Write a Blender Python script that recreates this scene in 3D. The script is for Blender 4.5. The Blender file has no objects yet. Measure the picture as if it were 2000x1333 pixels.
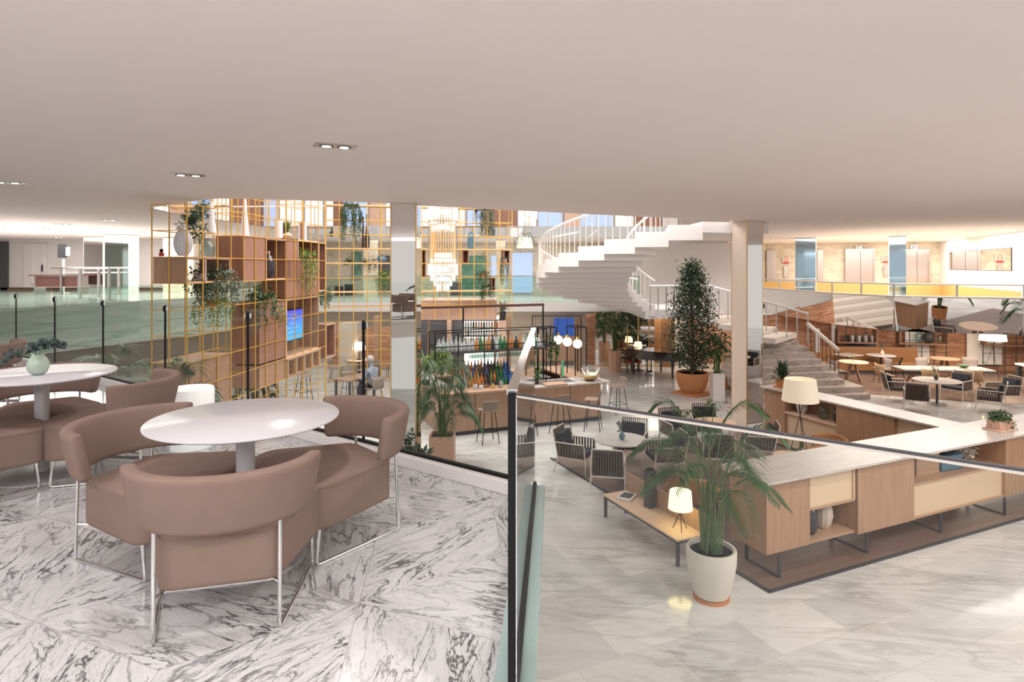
import bpy, bmesh, math, random
from mathutils import Vector, Matrix
R = math.radians
S = bpy.context.scene
COL = S.collection
rnd = random.Random(7)
# ---------------- camera, world, big lights, exposure ----------------
F, HX, HY, EYE = 1200.0, 1000.0, 522.0, 4.1      # focal length in px of a 2000 px wide frame, horizon, eye height
cam_d = bpy.data.cameras.new('camera'); cam = bpy.data.objects.new('camera', cam_d); COL.objects.link(cam)
cam_d.sensor_width = 36.0; cam_d.lens = F/2000*36.0; cam_d.shift_y = -(666.5-HY)/2000.0
cam_d.clip_start = 0.05; cam_d.clip_end = 200
cam.location = (0, 0, EYE); cam.rotation_euler = (R(90), 0, 0)
S.camera = cam
wd = bpy.data.worlds.new('world'); S.world = wd; wd.use_nodes = True
bg = wd.node_tree.nodes['Background']; bg.inputs[0].default_value = (1.0, .95, .92, 1); bg.inputs[1].default_value = 0.52
S.view_settings.view_transform = 'Standard'; S.view_settings.look = 'None'
S.view_settings.exposure = 0.45; S.view_settings.gamma = 1; S.view_settings.use_curve_mapping = False
def area(name, loc, size, sy, power, color=(1,1,1), rot=(0,0,0)):
    d = bpy.data.lights.new(name, 'AREA'); d.shape = 'RECTANGLE'; d.size = size; d.size_y = sy; d.energy = power; d.color = color
    o = bpy.data.objects.new(name, d); COL.objects.link(o); o.location = loc; o.rotation_euler = rot; return o
area('atrium_fill', (0, 15.5, 11.5), 13, 10, 1950, (1, .97, .95))  # added overhead area light brightening the atrium, no skylight modelled
area('terrace_fill', (-4, -2.2, 5.25), 9, 2.5, 250, (1, .97, .96)); area('lobby_right_fill', (11, 3.5, 5.25), 8, 4, 400, (1, .91, .86))  # added unseen area lights lifting the terrace and the right side
area('elevator_wall_fill', (16.3, 27.0, 5.26), 7, 2.5, 260, (1, .93, .86))  # added to brighten the elevator wall, no fitting there
area('far_gallery_fill', (-2, 27.5, 5.27), 12, 3, 170, (1, .96, .9))  # added area light lifting the otherwise dark far gallery
def spot(name, loc, power, color=(1, .95, .92), size=140):
    d = bpy.data.lights.new(name, 'SPOT'); d.energy = power; d.color = color; d.spot_size = R(size); d.spot_blend = .6; d.shadow_soft_size = .08
    o = bpy.data.objects.new(name, d); COL.objects.link(o); o.location = loc; return o
for q in ((-1.7, 5.8), (-4.3, 7.6), (-4.0, 3.6), (-1.0, 2.2), (-.6, -.4), (-3.4, .6), (-6.6, 5.6), (-7.5, 9.6)): spot('downlight_and_fill', (q[0], q[1], 5.26), 60)  # some match the downlights in view, the rest are added fill
for q in ((1.6, .3), (3.6, 3.2), (6.2, 6.0), (9.0, 9.6)): spot('downlight_and_fill', (q[0], q[1], 5.26), 230, (1, .9, .84))  # added spots out of view, brightening the lobby and stair underside
area('dining_fill', (14.5, 21, 5.25), 7, 9, 430, (1, .94, .88))  # added broad fill for the dining side and its gallery
area('left_hall_fill', (-15, 20, 5.25), 7, 9, 620, (1, .95, .91))  # added fill that brightens the left hall
area('soffit_fill_back', (0, 24.9, 2.32), 16, .8, 190, (1, .85, .68))  # added strip of fill under the far gallery, no fitting modelled
area('soffit_fill_right', (15.0, 20.8, 2.10), 7, 4, 300, (1, .86, .72))  # added fill under the right gallery for the dark dining area
area('soffit_fill_left', (-13.5, 19, 1.86), 4, 6, 110, (1, .88, .75))  # area light below the left gallery, no fitting modelled

# ---------------- materials ----------------
M = {}
def nt(name):
    m = bpy.data.materials.new(name); m.use_nodes = True; M[name] = m
    n = m.node_tree; return m, n, n.nodes['Principled BSDF'], n.nodes, n.links
def mat(name, col, rough=.5, metal=0, emit=None, es=0, spec=.5, noise=0, nscale=30, alpha=None, trans=0, coat=0):
    m, t, b, N, L = nt(name)
    b.inputs['Base Color'].default_value = (*col, 1); b.inputs['Roughness'].default_value = rough
    b.inputs['Metallic'].default_value = metal; b.inputs['Specular IOR Level'].default_value = spec
    if coat: b.inputs['Coat Weight'].default_value = coat
    if trans: b.inputs['Transmission Weight'].default_value = trans
    if emit: b.inputs['Emission Color'].default_value = (*emit, 1); b.inputs['Emission Strength'].default_value = es
    if noise:
        tc = N.new('ShaderNodeTexCoord'); no = N.new('ShaderNodeTexNoise'); no.inputs['Scale'].default_value = nscale; no.inputs['Detail'].default_value = 3
        L.new(tc.outputs['Object'], no.inputs['Vector'])
        mr = N.new('ShaderNodeMapRange'); mr.inputs['To Min'].default_value = 1-noise; mr.inputs['To Max'].default_value = 1+noise
        L.new(no.outputs['Fac'], mr.inputs['Value'])
        mx = N.new('ShaderNodeVectorMath'); mx.operation = 'SCALE'; mx.inputs[0].default_value = col
        L.new(mr.outputs[0], mx.inputs['Scale']); L.new(mx.outputs[0], b.inputs['Base Color'])
    return m
def ramp(N, L, src, stops):
    r = N.new('ShaderNodeValToRGB'); e = r.color_ramp.elements
    while len(e) < len(stops): e.new(.5)
    for k, (p, c) in enumerate(stops): e[k].position = p; e[k].color = (*c, 1)
    L.new(src, r.inputs[0]); return r
def wood(name, c1, c2, rough=.45, scale=1.0, axis=2, coat=0):
    m, t, b, N, L = nt(name)
    tc = N.new('ShaderNodeTexCoord'); mp = N.new('ShaderNodeMapping'); L.new(tc.outputs['Object'], mp.inputs[0])
    sc = [14*scale]*3; sc[axis] = .9*scale; mp.inputs['Scale'].default_value = sc
    n1 = N.new('ShaderNodeTexNoise'); n1.inputs['Scale'].default_value = 1.6; n1.inputs['Detail'].default_value = 5; n1.inputs['Distortion'].default_value = .6
    L.new(mp.outputs[0], n1.inputs['Vector'])
    r = ramp(N, L, n1.outputs['Fac'], [(.3, c1), (.7, c2)])
    L.new(r.outputs[0], b.inputs['Base Color']); b.inputs['Roughness'].default_value = rough
    return m
def vein_nodes(N, L, vec, scale, width, detail=8, dist=1.0, stretch=(1, 3.2, 1)):
    mp = N.new('ShaderNodeMapping'); mp.inputs['Scale'].default_value = [s*scale for s in stretch]; L.new(vec, mp.inputs[0])
    n = N.new('ShaderNodeTexNoise'); n.inputs['Scale'].default_value = 1; n.inputs['Detail'].default_value = detail; n.inputs['Distortion'].default_value = dist
    n.inputs['Roughness'].default_value = .62
    L.new(mp.outputs[0], n.inputs['Vector'])
    a = N.new('ShaderNodeMath'); a.operation = 'SUBTRACT'; a.inputs[1].default_value = .5; L.new(n.outputs['Fac'], a.inputs[0])
    c = N.new('ShaderNodeMath'); c.operation = 'ABSOLUTE'; L.new(a.outputs[0], c.inputs[0])
    r = N.new('ShaderNodeMapRange'); r.interpolation_type = 'SMOOTHSTEP'; r.inputs['From Min'].default_value = 0; r.inputs['From Max'].default_value = width
    r.inputs['To Min'].default_value = 1; r.inputs['To Max'].default_value = 0; L.new(c.outputs[0], r.inputs['Value']); return r.outputs[0], n.outputs['Fac']
def marble(name, base, dark, scale=1.2, width=.035, amount=.8, rough=.12, uv=False, cloud=.35, stretch=(1, 3.2, 1), rotz=0, spec=.5):
    m, t, b, N, L = nt(name)
    tc = N.new('ShaderNodeTexCoord'); src = tc.outputs['UV'] if uv else tc.outputs['Object']
    if rotz:
        mp0 = N.new('ShaderNodeMapping'); mp0.inputs['Rotation'].default_value = (0, 0, rotz); L.new(src, mp0.inputs[0]); src = mp0.outputs[0]
    v1, _ = vein_nodes(N, L, src, scale, width, stretch=stretch)
    v2, f2 = vein_nodes(N, L, src, scale*2.3, width*.8, stretch=stretch)
    mx = N.new('ShaderNodeMath'); mx.operation = 'MULTIPLY_ADD'; mx.inputs[1].default_value = .45; L.new(v2, mx.inputs[0]); L.new(v1, mx.inputs[2])
    cl = N.new('ShaderNodeTexNoise'); cl.inputs['Scale'].default_value = scale*.9; cl.inputs['Detail'].default_value = 2; L.new(src, cl.inputs['Vector'])
    mm = N.new('ShaderNodeMath'); mm.operation = 'MULTIPLY'; L.new(mx.outputs[0], mm.inputs[0])
    cr = N.new('ShaderNodeMapRange'); cr.inputs['From Min'].default_value = .35; cr.inputs['From Max'].default_value = .65; cr.inputs['To Min'].default_value = .25; L.new(cl.outputs['Fac'], cr.inputs['Value'])
    L.new(cr.outputs[0], mm.inputs[1])
    m3 = N.new('ShaderNodeMath'); m3.operation = 'MULTIPLY'; m3.use_clamp = True; m3.inputs[1].default_value = amount; L.new(mm.outputs[0], m3.inputs[0])
    bc = N.new('ShaderNodeMix'); bc.data_type = 'RGBA'; bc.inputs['A'].default_value = (*base, 1); bc.inputs['B'].default_value = (*[x*(1-cloud) for x in base], 1)
    L.new(f2, bc.inputs['Factor'])
    fx = N.new('ShaderNodeMix'); fx.data_type = 'RGBA'; fx.inputs['B'].default_value = (*dark, 1); L.new(bc.outputs['Result'], fx.inputs['A']); L.new(m3.outputs[0], fx.inputs['Factor'])
    L.new(fx.outputs['Result'], b.inputs['Base Color']); b.inputs['Roughness'].default_value = rough; b.inputs['Specular IOR Level'].default_value = spec
    return m, fx, N, L, b
def glass(name, tint, refl=1.45, boost=1.0, rough=0.0):
    m = bpy.data.materials.new(name); m.use_nodes = True; M[name] = m; t = m.node_tree; N = t.nodes; L = t.links; N.clear()
    o = N.new('ShaderNodeOutputMaterial'); mx = N.new('ShaderNodeMixShader'); tr = N.new('ShaderNodeBsdfTransparent'); gl = N.new('ShaderNodeBsdfGlossy')
    tr.inputs[0].default_value = (*tint, 1); gl.inputs['Roughness'].default_value = rough
    ge = N.new('ShaderNodeNewGeometry'); dt = N.new('ShaderNodeVectorMath'); dt.operation = 'DOT_PRODUCT'; L.new(ge.outputs['Normal'], dt.inputs[0]); L.new(ge.outputs['Incoming'], dt.inputs[1])
    def mth(op, a, b_=None):
        q = N.new('ShaderNodeMath'); q.operation = op; L.new(a, q.inputs[0])
        if b_ is not None: q.inputs[1].default_value = b_
        return q
    ab = mth('ABSOLUTE', dt.outputs['Value']); iv = N.new('ShaderNodeMath'); iv.operation = 'SUBTRACT'; iv.inputs[0].default_value = 1; iv.use_clamp = True; L.new(ab.outputs[0], iv.inputs[1])
    pw = mth('POWER', iv.outputs[0], 5); ml = mth('MULTIPLY', pw.outputs[0], .96); ad = mth('ADD', ml.outputs[0], .04*boost); ad.use_clamp = True
    L.new(ad.outputs[0], mx.inputs[0]); L.new(tr.outputs[0], mx.inputs[1]); L.new(gl.outputs[0], mx.inputs[2]); L.new(mx.outputs[0], o.inputs[0]); return m

mat('ceiling', (.90, .81, .77), .8, noise=.015, nscale=.5)
mat('wall_white', (.82, .78, .75), .7)
mat('white_paint', (.86, .83, .82), .4)
mat('table_white', (.66, .65, .69), .24)
mat('pedestal_grey', (.55, .54, .56), .3)
mat('fabric', (.265, .187, .155), .95, noise=.10, nscale=9, spec=.15)
mat('chrome', (.8, .8, .8), .08, metal=1)
mat('steel', (.55, .53, .52), .3, metal=1)
mat('brushed', (.50, .44, .42), .28, metal=1)
mat('black', (.008, .008, .009), .5, spec=.2)
mat('charcoal', (.045, .045, .05), .5)
mat('dark_panel', (.09, .09, .105), .6)
mat('gold', (.80, .47, .10), .35, metal=.25)
mat('brass', (.75, .52, .22), .25, metal=.9)
mat('mirror', (.86, .85, .83), .015, metal=1)
mat('mirror_green', (.62, .76, .69), .03, metal=1)
mat('mirror_daylight_blue', (.5, .68, .8), .06, metal=1)  # blue tint paints the reflected daylight into the mirror
mat('gloss_black', (.012, .010, .012), .06, coat=1)
mat('terracotta', (.55, .235, .10), .75, noise=.15, nscale=6)
mat('pink_clay', (.66, .42, .31), .75, noise=.08, nscale=6)
mat('cream_pot', (.66, .62, .54), .75, noise=.06, nscale=8)
mat('soil', (.07, .05, .04), .95, noise=.3, nscale=60)
mat('leaf', (.038, .10, .026), .45, noise=.35, nscale=5)
mat('leaf_dark', (.03, .065, .028), .4, noise=.35, nscale=5)
mat('leaf_light', (.17, .26, .05), .5, noise=.35, nscale=7)
mat('leaf_grey', (.14, .19, .13), .55, noise=.3, nscale=7)
mat('leaf_blue', (.06, .085, .08), .5)
mat('bark', (.16, .11, .07), .9, noise=.2)
mat('stem_green', (.10, .17, .05), .6)
mat('leather_tan', (.42, .22, .10), .45, noise=.1, nscale=4)
mat('leather_brown', (.26, .12, .045), .4, noise=.1)
mat('strap_brown', (.14, .10, .08), .7)
mat('navy', (.018, .02, .03), .85)
mat('frame_white', (.72, .66, .6), .35)
mat('stool_shell', (.25, .19, .155), .7)
mat('grey_shell', (.27, .22, .2), .7)
mat('tan_shell', (.45, .30, .17), .6)
mat('lamp_shade', (.80, .73, .60), .8, emit=(1, .83, .6), es=.22)
mat('lamp_lit', (.9, .85, .6), .8, emit=(1, .88, .55), es=.9)
mat('lamp_white', (.9, .85, .8), .6, emit=(1, .93, .85), es=.9)
mat('globe', (.95, .93, .9), .4, emit=(1, .93, .85), es=2.6)
mat('spot_emit', (1, 1, 1), .4, emit=(1, .93, .85), es=4)
mat('cream_panel', (.72, .55, .38), .55, noise=.03, nscale=3)
mat('drum_white', (.93, .93, .9), .35, emit=(1, 1, .97), es=.25)  # slight emission puts a white glow into the drum
mat('amber_band', (.62, .40, .14), .5)
mat('sky_window', (.3, .38, .5), .5, emit=(.45, .6, 1), es=.5)
mat('day_window', (.4, .4, .4), .5, emit=(1, .96, .92), es=.62)
mat('ceramic_white', (.82, .82, .86), .3)
mat('ceramic_blue', (.10, .20, .27), .25)
mat('ceramic_dark', (.035, .03, .04), .12, coat=.6)
mat('ceramic_sand', (.58, .50, .42), .7, noise=.25, nscale=25)
mat('gold_bowl', (.55, .42, .2), .25, metal=.8)
mat('red', (.5, .05, .04), .5)
mat('orange', (.8, .22, .06), .5)
mat('paper', (.75, .72, .68), .7)
mat('skin', (.55, .33, .25), .6)
mat('hair_grey', (.45, .42, .40), .8)
mat('shirt', (.25, .28, .34), .8, noise=.6, nscale=14)
mat('trouser', (.07, .07, .08), .8)
mat('ice', (.8, .84, .86), .2)
mat('grey_throw', (.16, .16, .17), .95, noise=.4, nscale=20)
mat('skirting', (.16, .08, .05), .5)
mat('desk_brown', (.10, .045, .035), .35)
mat('green_glass_solid', (.05, .4, .2), .1, emit=(.05, .5, .2), es=.15)
for nm, c in {'b_blue': (.03, .16, .5), 'b_green': (.03, .2, .07), 'b_amber': (.6, .22, .04), 'b_dark': (.02, .025, .02), 'b_clear': (.55, .58, .6), 'b_orange': (.75, .2, .03), 'b_purple': (.12, .12, .35), 'b_gold': (.55, .4, .12), 'b_olive': (.25, .3, .04)}.items():
    mat(nm, c, .08, coat=.5)
wood('oak', (.38, .22, .135), (.47, .29, .185), .5)
wood('oak_x', (.42, .26, .165), (.51, .33, .22), .5, axis=0)
wood('oak_red', (.31, .155, .105), (.385, .20, .14), .5)
wood('oak_light', (.66, .46, .31), (.74, .54, .38), .5, axis=1)
wood('oak_pale', (.72, .48, .36), (.80, .56, .43), .5)
wood('bar_wood', (.36, .22, .14), (.45, .285, .19), .45)
wood('walnut', (.22, .12, .075), (.3, .17, .11), .4, axis=0)
glass('glass_clear', (.955, .975, .965), 1.45, .5)
glass('glass_green', (.80, .91, .86), 1.5, 1.3)
glass('glass_item', (.72, .82, .82), 1.5, 1.6, .02)
glass('glass_olive', (.35, .42, .10), 1.5, 1.8, .02)
glass('crystal', (.96, .94, .92), 1.5, 1.7, .05)
marble('marble_green', (.16, .34, .25), (.04, .12, .08), 1.2, .05, .6)
marble('fascia_green', (.60, .74, .67), (.22, .36, .30), .5, .08, .7, .12, stretch=(.25, .25, 5))  # streaks paint the reflected marble floor into the pale green
mat('fascia_white', (.58, .56, .54), .4)
mat('upper_wall', (.42, .38, .34), .7)
marble('marble_wall', (.90, .80, .64), (.38, .27, .16), .8, .05, .5, .25, stretch=(1, 1, 2.2))
marble('marble_top', (.72, .66, .61), (.42, .39, .37), 1.2, .05, .6, .26, stretch=(.35, 4.5, 1))
mat('curb_teal_reflection', (.30, .40, .40), .2)  # teal of the reflection along the glass, put into the curb colour
marble('marble_step', (.60, .52, .47), (.2, .16, .14), 1.6, .06, .8, .3, stretch=(1, 1, 4))
marble('marble_cream', (.75, .66, .55), (.5, .4, .32), .7, .06, .4, .25, stretch=(.4, .4, 2.5))
marble('marble_table', (.70, .66, .62), (.45, .42, .4), 2.5, .05, .4, .12)
# brick strip cladding
m, t, b, N, L = nt('brick')
tc = N.new('ShaderNodeTexCoord'); mp = N.new('ShaderNodeMapping'); mp.inputs['Rotation'].default_value = (R(90), 0, 0); L.new(tc.outputs['Object'], mp.inputs[0])
br = N.new('ShaderNodeTexBrick'); br.inputs['Scale'].default_value = 1; br.inputs['Brick Width'].default_value = .45; br.inputs['Row Height'].default_value = .07; br.inputs['Mortar Size'].default_value = .008
br.inputs['Color1'].default_value = (.62, .33, .19, 1); br.inputs['Color2'].default_value = (.36, .16, .09, 1); br.inputs['Mortar'].default_value = (.25, .13, .08, 1)
L.new(mp.outputs[0], br.inputs['Vector']); L.new(br.outputs['Color'], b.inputs['Base Color']); b.inputs['Roughness'].default_value = .8
# parquet
m, t, b, N, L = nt('parquet')
tc = N.new('ShaderNodeTexCoord'); br = N.new('ShaderNodeTexBrick'); br.inputs['Scale'].default_value = 1; br.inputs['Brick Width'].default_value = 1.4; br.inputs['Row Height'].default_value = .14; br.inputs['Mortar Size'].default_value = .003
br.inputs['Color1'].default_value = (.21, .14, .105, 1); br.inputs['Color2'].default_value = (.155, .10, .078, 1); br.inputs['Mortar'].default_value = (.1, .06, .05, 1)
L.new(tc.outputs['Object'], br.inputs['Vector']); L.new(br.outputs['Color'], b.inputs['Base Color']); b.inputs['Roughness'].default_value = .35
# lobby floor marble slabs
m, fx, N, L, b = marble('lobby_marble', (.70, .70, .69), (.42, .40, .38), .95, .07, .6, .09, cloud=.12, stretch=(.5, 2.4, 1), rotz=R(8))
tc = N.new('ShaderNodeTexCoord'); mp = N.new('ShaderNodeMapping'); mp.inputs['Rotation'].default_value = (0, 0, R(-24)); L.new(tc.outputs['Object'], mp.inputs[0])
br = N.new('ShaderNodeTexBrick'); br.inputs['Scale'].default_value = 1; br.inputs['Brick Width'].default_value = 1.05; br.inputs['Row Height'].default_value = .68; br.inputs['Mortar Size'].default_value = .004; br.inputs['Bias'].default_value = 0
br.inputs['Color1'].default_value = (1.05, 1.04, 1.03, 1); br.inputs['Color2'].default_value = (.84, .84, .85, 1); br.inputs['Mortar'].default_value = (.8, .78, .76, 1)
L.new(mp.outputs[0], br.inputs['Vector'])
mu = N.new('ShaderNodeMix'); mu.data_type = 'RGBA'; mu.blend_type = 'MULTIPLY'; mu.inputs['Factor'].default_value = 1; L.new(fx.outputs['Result'], mu.inputs['A']); L.new(br.outputs['Color'], mu.inputs['B'])
L.new(mu.outputs['Result'], b.inputs['Base Color'])
# terrace marble with per-tile vein direction (UV), joints from second UV map
m, fx, N, L, b = marble('terrace_marble', (.68, .685, .705), (.10, .098, .105), 2.7, .032, 1.1, .14, uv=True, cloud=.22, stretch=(.8, 3.0, 1))
uvn = N.new('ShaderNodeUVMap'); uvn.uv_map = 'joint'; sp = N.new('ShaderNodeSeparateXYZ'); L.new(uvn.outputs[0], sp.inputs[0])
def edge(sock):
    a = N.new('ShaderNodeMath'); a.operation = 'SUBTRACT'; a.inputs[1].default_value = .5; L.new(sock, a.inputs[0])
    c = N.new('ShaderNodeMath'); c.operation = 'ABSOLUTE'; L.new(a.outputs[0], c.inputs[0]); return c.outputs[0]
mxm = N.new('ShaderNodeMath'); mxm.operation = 'MAXIMUM'; L.new(edge(sp.outputs[0]), mxm.inputs[0]); L.new(edge(sp.outputs[1]), mxm.inputs[1])
gt = N.new('ShaderNodeMath'); gt.operation = 'GREATER_THAN'; gt.inputs[1].default_value = .4965; L.new(mxm.outputs[0], gt.inputs[0])
jm = N.new('ShaderNodeMix'); jm.data_type = 'RGBA'; jm.inputs['B'].default_value = (.42, .39, .38, 1); L.new(gt.outputs[0], jm.inputs['Factor']); L.new(fx.outputs['Result'], jm.inputs['A'])
L.new(jm.outputs['Result'], b.inputs['Base Color'])
# screen picture
m, t, b, N, L = nt('screen_blue')
tc = N.new('ShaderNodeTexCoord'); sp = N.new('ShaderNodeSeparateXYZ'); L.new(tc.outputs['Generated'], sp.inputs[0])
r = ramp(N, L, sp.outputs[2], [(0, (.03, .45, .75)), (.45, (.06, .32, .95)), (1, (.07, .05, .55))])
L.new(r.outputs[0], b.inputs['Emission Color']); b.inputs['Emission Strength'].default_value = 1.0; b.inputs['Base Color'].default_value = (.02, .02, .05, 1)

# ---------------- mesh helpers ----------------
class MB:
    def __init__(s, xf=None): s.v = []; s.f = []; s.xf = xf
    def add(s, vs, fs):
        o = len(s.v); s.v += [tuple(p) for p in vs]; s.f += [tuple(i+o for i in f) for f in fs]; return s
    def box(s, c, d, rz=0, m=None):
        x, y, z = [k/2 for k in d]; vs = [(a, b, e) for a in (-x, x) for b in (-y, y) for e in (-z, z)]
        cs, sn = math.cos(rz), math.sin(rz); vs = [(c[0]+a*cs-b*sn, c[1]+a*sn+b*cs, c[2]+e) for a, b, e in vs]
        if m: vs = [m @ Vector(p) for p in vs]
        return s.add(vs, [(0, 1, 3, 2), (4, 6, 7, 5), (0, 4, 5, 1), (2, 3, 7, 6), (0, 2, 6, 4), (1, 5, 7, 3)])
    def bx(s, a, b):  # two corners
        return s.box([(a[i]+b[i])/2 for i in range(3)], [abs(a[i]-b[i]) for i in range(3)])
    def prism(s, poly, z0, z1):
        n = len(poly); vs = [(x, y, z0) for x, y in poly]+[(x, y, z1) for x, y in poly]
        return s.add(vs, [tuple(range(n))[::-1], tuple(range(n, 2*n))]+[(i, (i+1) % n, n+(i+1) % n, n+i) for i in range(n)])
    def tube(s, pts, r, n=8, caps=True, closed=False):
        pts = [Vector(p) for p in pts]; rings = []; N_ = len(pts)
        prev = None
        for i, p in enumerate(pts):
            if closed: t = pts[(i+1) % N_]-pts[i-1]
            else: t = pts[min(i+1, N_-1)]-pts[max(i-1, 0)]
            t = t.normalized() if t.length > 1e-9 else Vector((0, 0, 1))
            if prev is None:
                a = Vector((0, 0, 1)) if abs(t.z) < .9 else Vector((1, 0, 0)); u = t.cross(a).normalized()
            else: u = (prev-t*prev.dot(t)).normalized()
            prev = u; w = t.cross(u); rr = r[i] if isinstance(r, (list, tuple)) else r
            rings.append([p+(u*math.cos(2*math.pi*k/n)+w*math.sin(2*math.pi*k/n))*rr for k in range(n)])
        vs = [q for g in rings for q in g]; fs = []
        for i in range(N_ if closed else N_-1):
            j = (i+1) % N_
            for k in range(n): fs.append((i*n+k, i*n+(k+1) % n, j*n+(k+1) % n, j*n+k))
        if caps and not closed: fs += [tuple(range(n))[::-1], tuple(range((N_-1)*n, N_*n))]
        return s.add(vs, fs)
    def bar(s, a, b, w, h=None):
        a = Vector(a); b = Vector(b); h = h or w; t = (b-a).normalized(); up = Vector((0, 0, 1)) if abs(t.z) < .95 else Vector((0, 1, 0))
        u = t.cross(up).normalized()*w/2; v = u.normalized().cross(t)*h/2
        return s.add([a-u-v, a+u-v, a+u+v, a-u+v, b-u-v, b+u-v, b+u+v, b-u+v], [(3, 2, 1, 0), (4, 5, 6, 7), (0, 1, 5, 4), (1, 2, 6, 5), (2, 3, 7, 6), (3, 0, 4, 7)])
    def lathe(s, prof, n=24, c=(0, 0, 0), flute=0, nf=0):
        vs = []; fs = []
        for r, z in prof:
            for k in range(n):
                a = 2*math.pi*k/n; rr = r*(1+flute*math.cos(nf*a)) if nf else r
                vs.append((c[0]+rr*math.cos(a), c[1]+rr*math.sin(a), c[2]+z))
        for i in range(len(prof)-1):
            for k in range(n): fs.append((i*n+k, i*n+(k+1) % n, (i+1)*n+(k+1) % n, (i+1)*n+k))
        if prof[0][0] > 1e-4: fs.append(tuple(range(n))[::-1])
        if prof[-1][0] > 1e-4: fs.append(tuple(range((len(prof)-1)*n, len(prof)*n)))
        return s.add(vs, fs)
    def cyl(s, c, r, h, n=24): return s.lathe([(r, 0), (r, h)], n, c)
    def sph(s, c, r, n=16, m=10, sz=1):
        return s.lathe([(max(1e-5, r*math.sin(math.pi*i/m)), -r*sz*math.cos(math.pi*i/m)) for i in range(m+1)], n, c)
    def quad(s, a, b, c, d): return s.add([a, b, c, d], [(0, 1, 2, 3)])
    def build(s, name, mt, parent=None, smooth=40, bevel=0, label=None, loc=None, rz=None, subsurf=0):
        me = bpy.data.meshes.new(name); me.from_pydata(s.v, [], s.f); me.update()
        if smooth: me.shade_smooth(); me.set_sharp_from_angle(angle=R(smooth))
        me.materials.append(M[mt]); o = bpy.data.objects.new(name, me); COL.objects.link(o)
        if parent: o.parent = parent
        if loc: o.location = loc
        if rz is not None: o.rotation_euler = (0, 0, rz)
        if bevel:
            b = o.modifiers.new('bevel', 'BEVEL'); b.width = bevel; b.segments = 2; b.limit_method = 'ANGLE'; b.angle_limit = R(35)
        if subsurf:
            b = o.modifiers.new('sub', 'SUBSURF'); b.levels = subsurf; b.render_levels = subsurf
        if label: o['label'] = label
        return o
def tag(o, label=None, cat=None, group=None, kind=None):
    if label: o['label'] = label
    if cat: o['category'] = cat
    if group: o['group'] = group
    if kind: o['kind'] = kind
    return o
def thing(name, label, cat, loc=(0, 0, 0), rz=0, group=None):
    o = bpy.data.objects.new(name, None); COL.objects.link(o); o.empty_display_size = .1
    o.location = loc; o.rotation_euler = (0, 0, rz); return tag(o, label, cat, group)
def dup(root, loc, rz, label=None, group=None, scale=None):
    r = root.copy(); COL.objects.link(r); r.location = loc; r.rotation_euler = (0, 0, rz)
    if scale: r.scale = (scale,)*3
    if label: r['label'] = label
    if group: r['group'] = group
    for ch in list(root.children):
        c = ch.copy(); COL.objects.link(c); c.parent = r
        for g in list(ch.children):
            d = g.copy(); COL.objects.link(d); d.parent = c
    return r
def struct(o): o['kind'] = 'structure'; return o
def P(x, y, z=0.0):                       # ground point of a sight line at height z
    Z = F*(EYE-z)/(y-HY); return Vector(((x-HX)/F*Z, Z, z))
def D(x, y, Z): return Vector(((x-HX)/F*Z, Z, EYE-(y-HY)/F*Z))
A24 = R(24); U = Vector((math.cos(A24), math.sin(A24), 0)); W = Vector((-math.sin(A24), math.cos(A24), 0))
H60 = Vector((math.sin(R(-54)), math.cos(R(-54)), 0))   # run of the terrace edge
TZ = 2.6                                   # terrace level
CZ = 5.3                                   # ceiling level
# ================= setting =================
from mathutils.geometry import tessellate_polygon
def holed(name, outer, hole, z0, z1, mt):
    mb = MB(); pts = [Vector((x, y, 0)) for x, y in outer+hole]
    tris = tessellate_polygon([[Vector((x, y, 0)) for x, y in outer], [Vector((x, y, 0)) for x, y in hole]])
    for z in (z0, z1): mb.add([(p.x, p.y, z) for p in pts], [tuple(t) for t in tris])
    for loop in (outer, hole):
        n = len(loop)
        for i in range(n):
            a, b_ = loop[i], loop[(i+1) % n]; mb.quad((*a, z0), (*b_, z0), (*b_, z1), (*a, z1))
    return struct(mb.build(name, mt, smooth=20))
struct(MB().bx((-32, 2.5, -.2), (32, 40, 0)).build('floor', 'lobby_marble'))
op = [P(x, y, CZ) for x, y in [(288, 407), (330, 400.5), (365, 395), (400, 390), (430, 388), (500, 389), (600, 392), (700, 395), (762, 397.5), (822, 402), (900, 406), (1000, 411), (1148, 418.5), (1304, 426), (1428, 430)]]
op = [(p.x, p.y) for p in op] + [(8.9, 25.0), (-7.2, 24.6), (-7.6, 13.6)]
holed('ceiling', [(-32, -4), (24, -4), (24, 36), (-32, 36)], op, CZ, CZ+.35, 'ceiling')
# mirrored upstands around the ceiling opening (left and far sides)
for k_, (a, b_, zt) in enumerate([((-7.6, 13.6), (-7.2, 24.6), 6.9), (op[0], (-7.6, 13.6), 6.9), ((-7.2, 24.6), (8.9, 25.0), 5.75)]):
    d = Vector((b_[0]-a[0], b_[1]-a[1], 0)); c = (Vector((*a, 0))+Vector((*b_, 0)))/2; nn = Vector((d.y, -d.x, 0)).normalized()
    if nn.dot(Vector((0, 17, 0))-c) < 0: nn = -nn
    o = MB().box((0, 0, 0), (d.length, .02, zt-5.31)).build('trim_%d' % (120+k_), 'mirror'); o.location = c+nn*.03+Vector((0, 0, (zt+5.31)/2)); o.rotation_euler = (0, 0, math.atan2(d.y, d.x)); struct(o)
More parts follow.
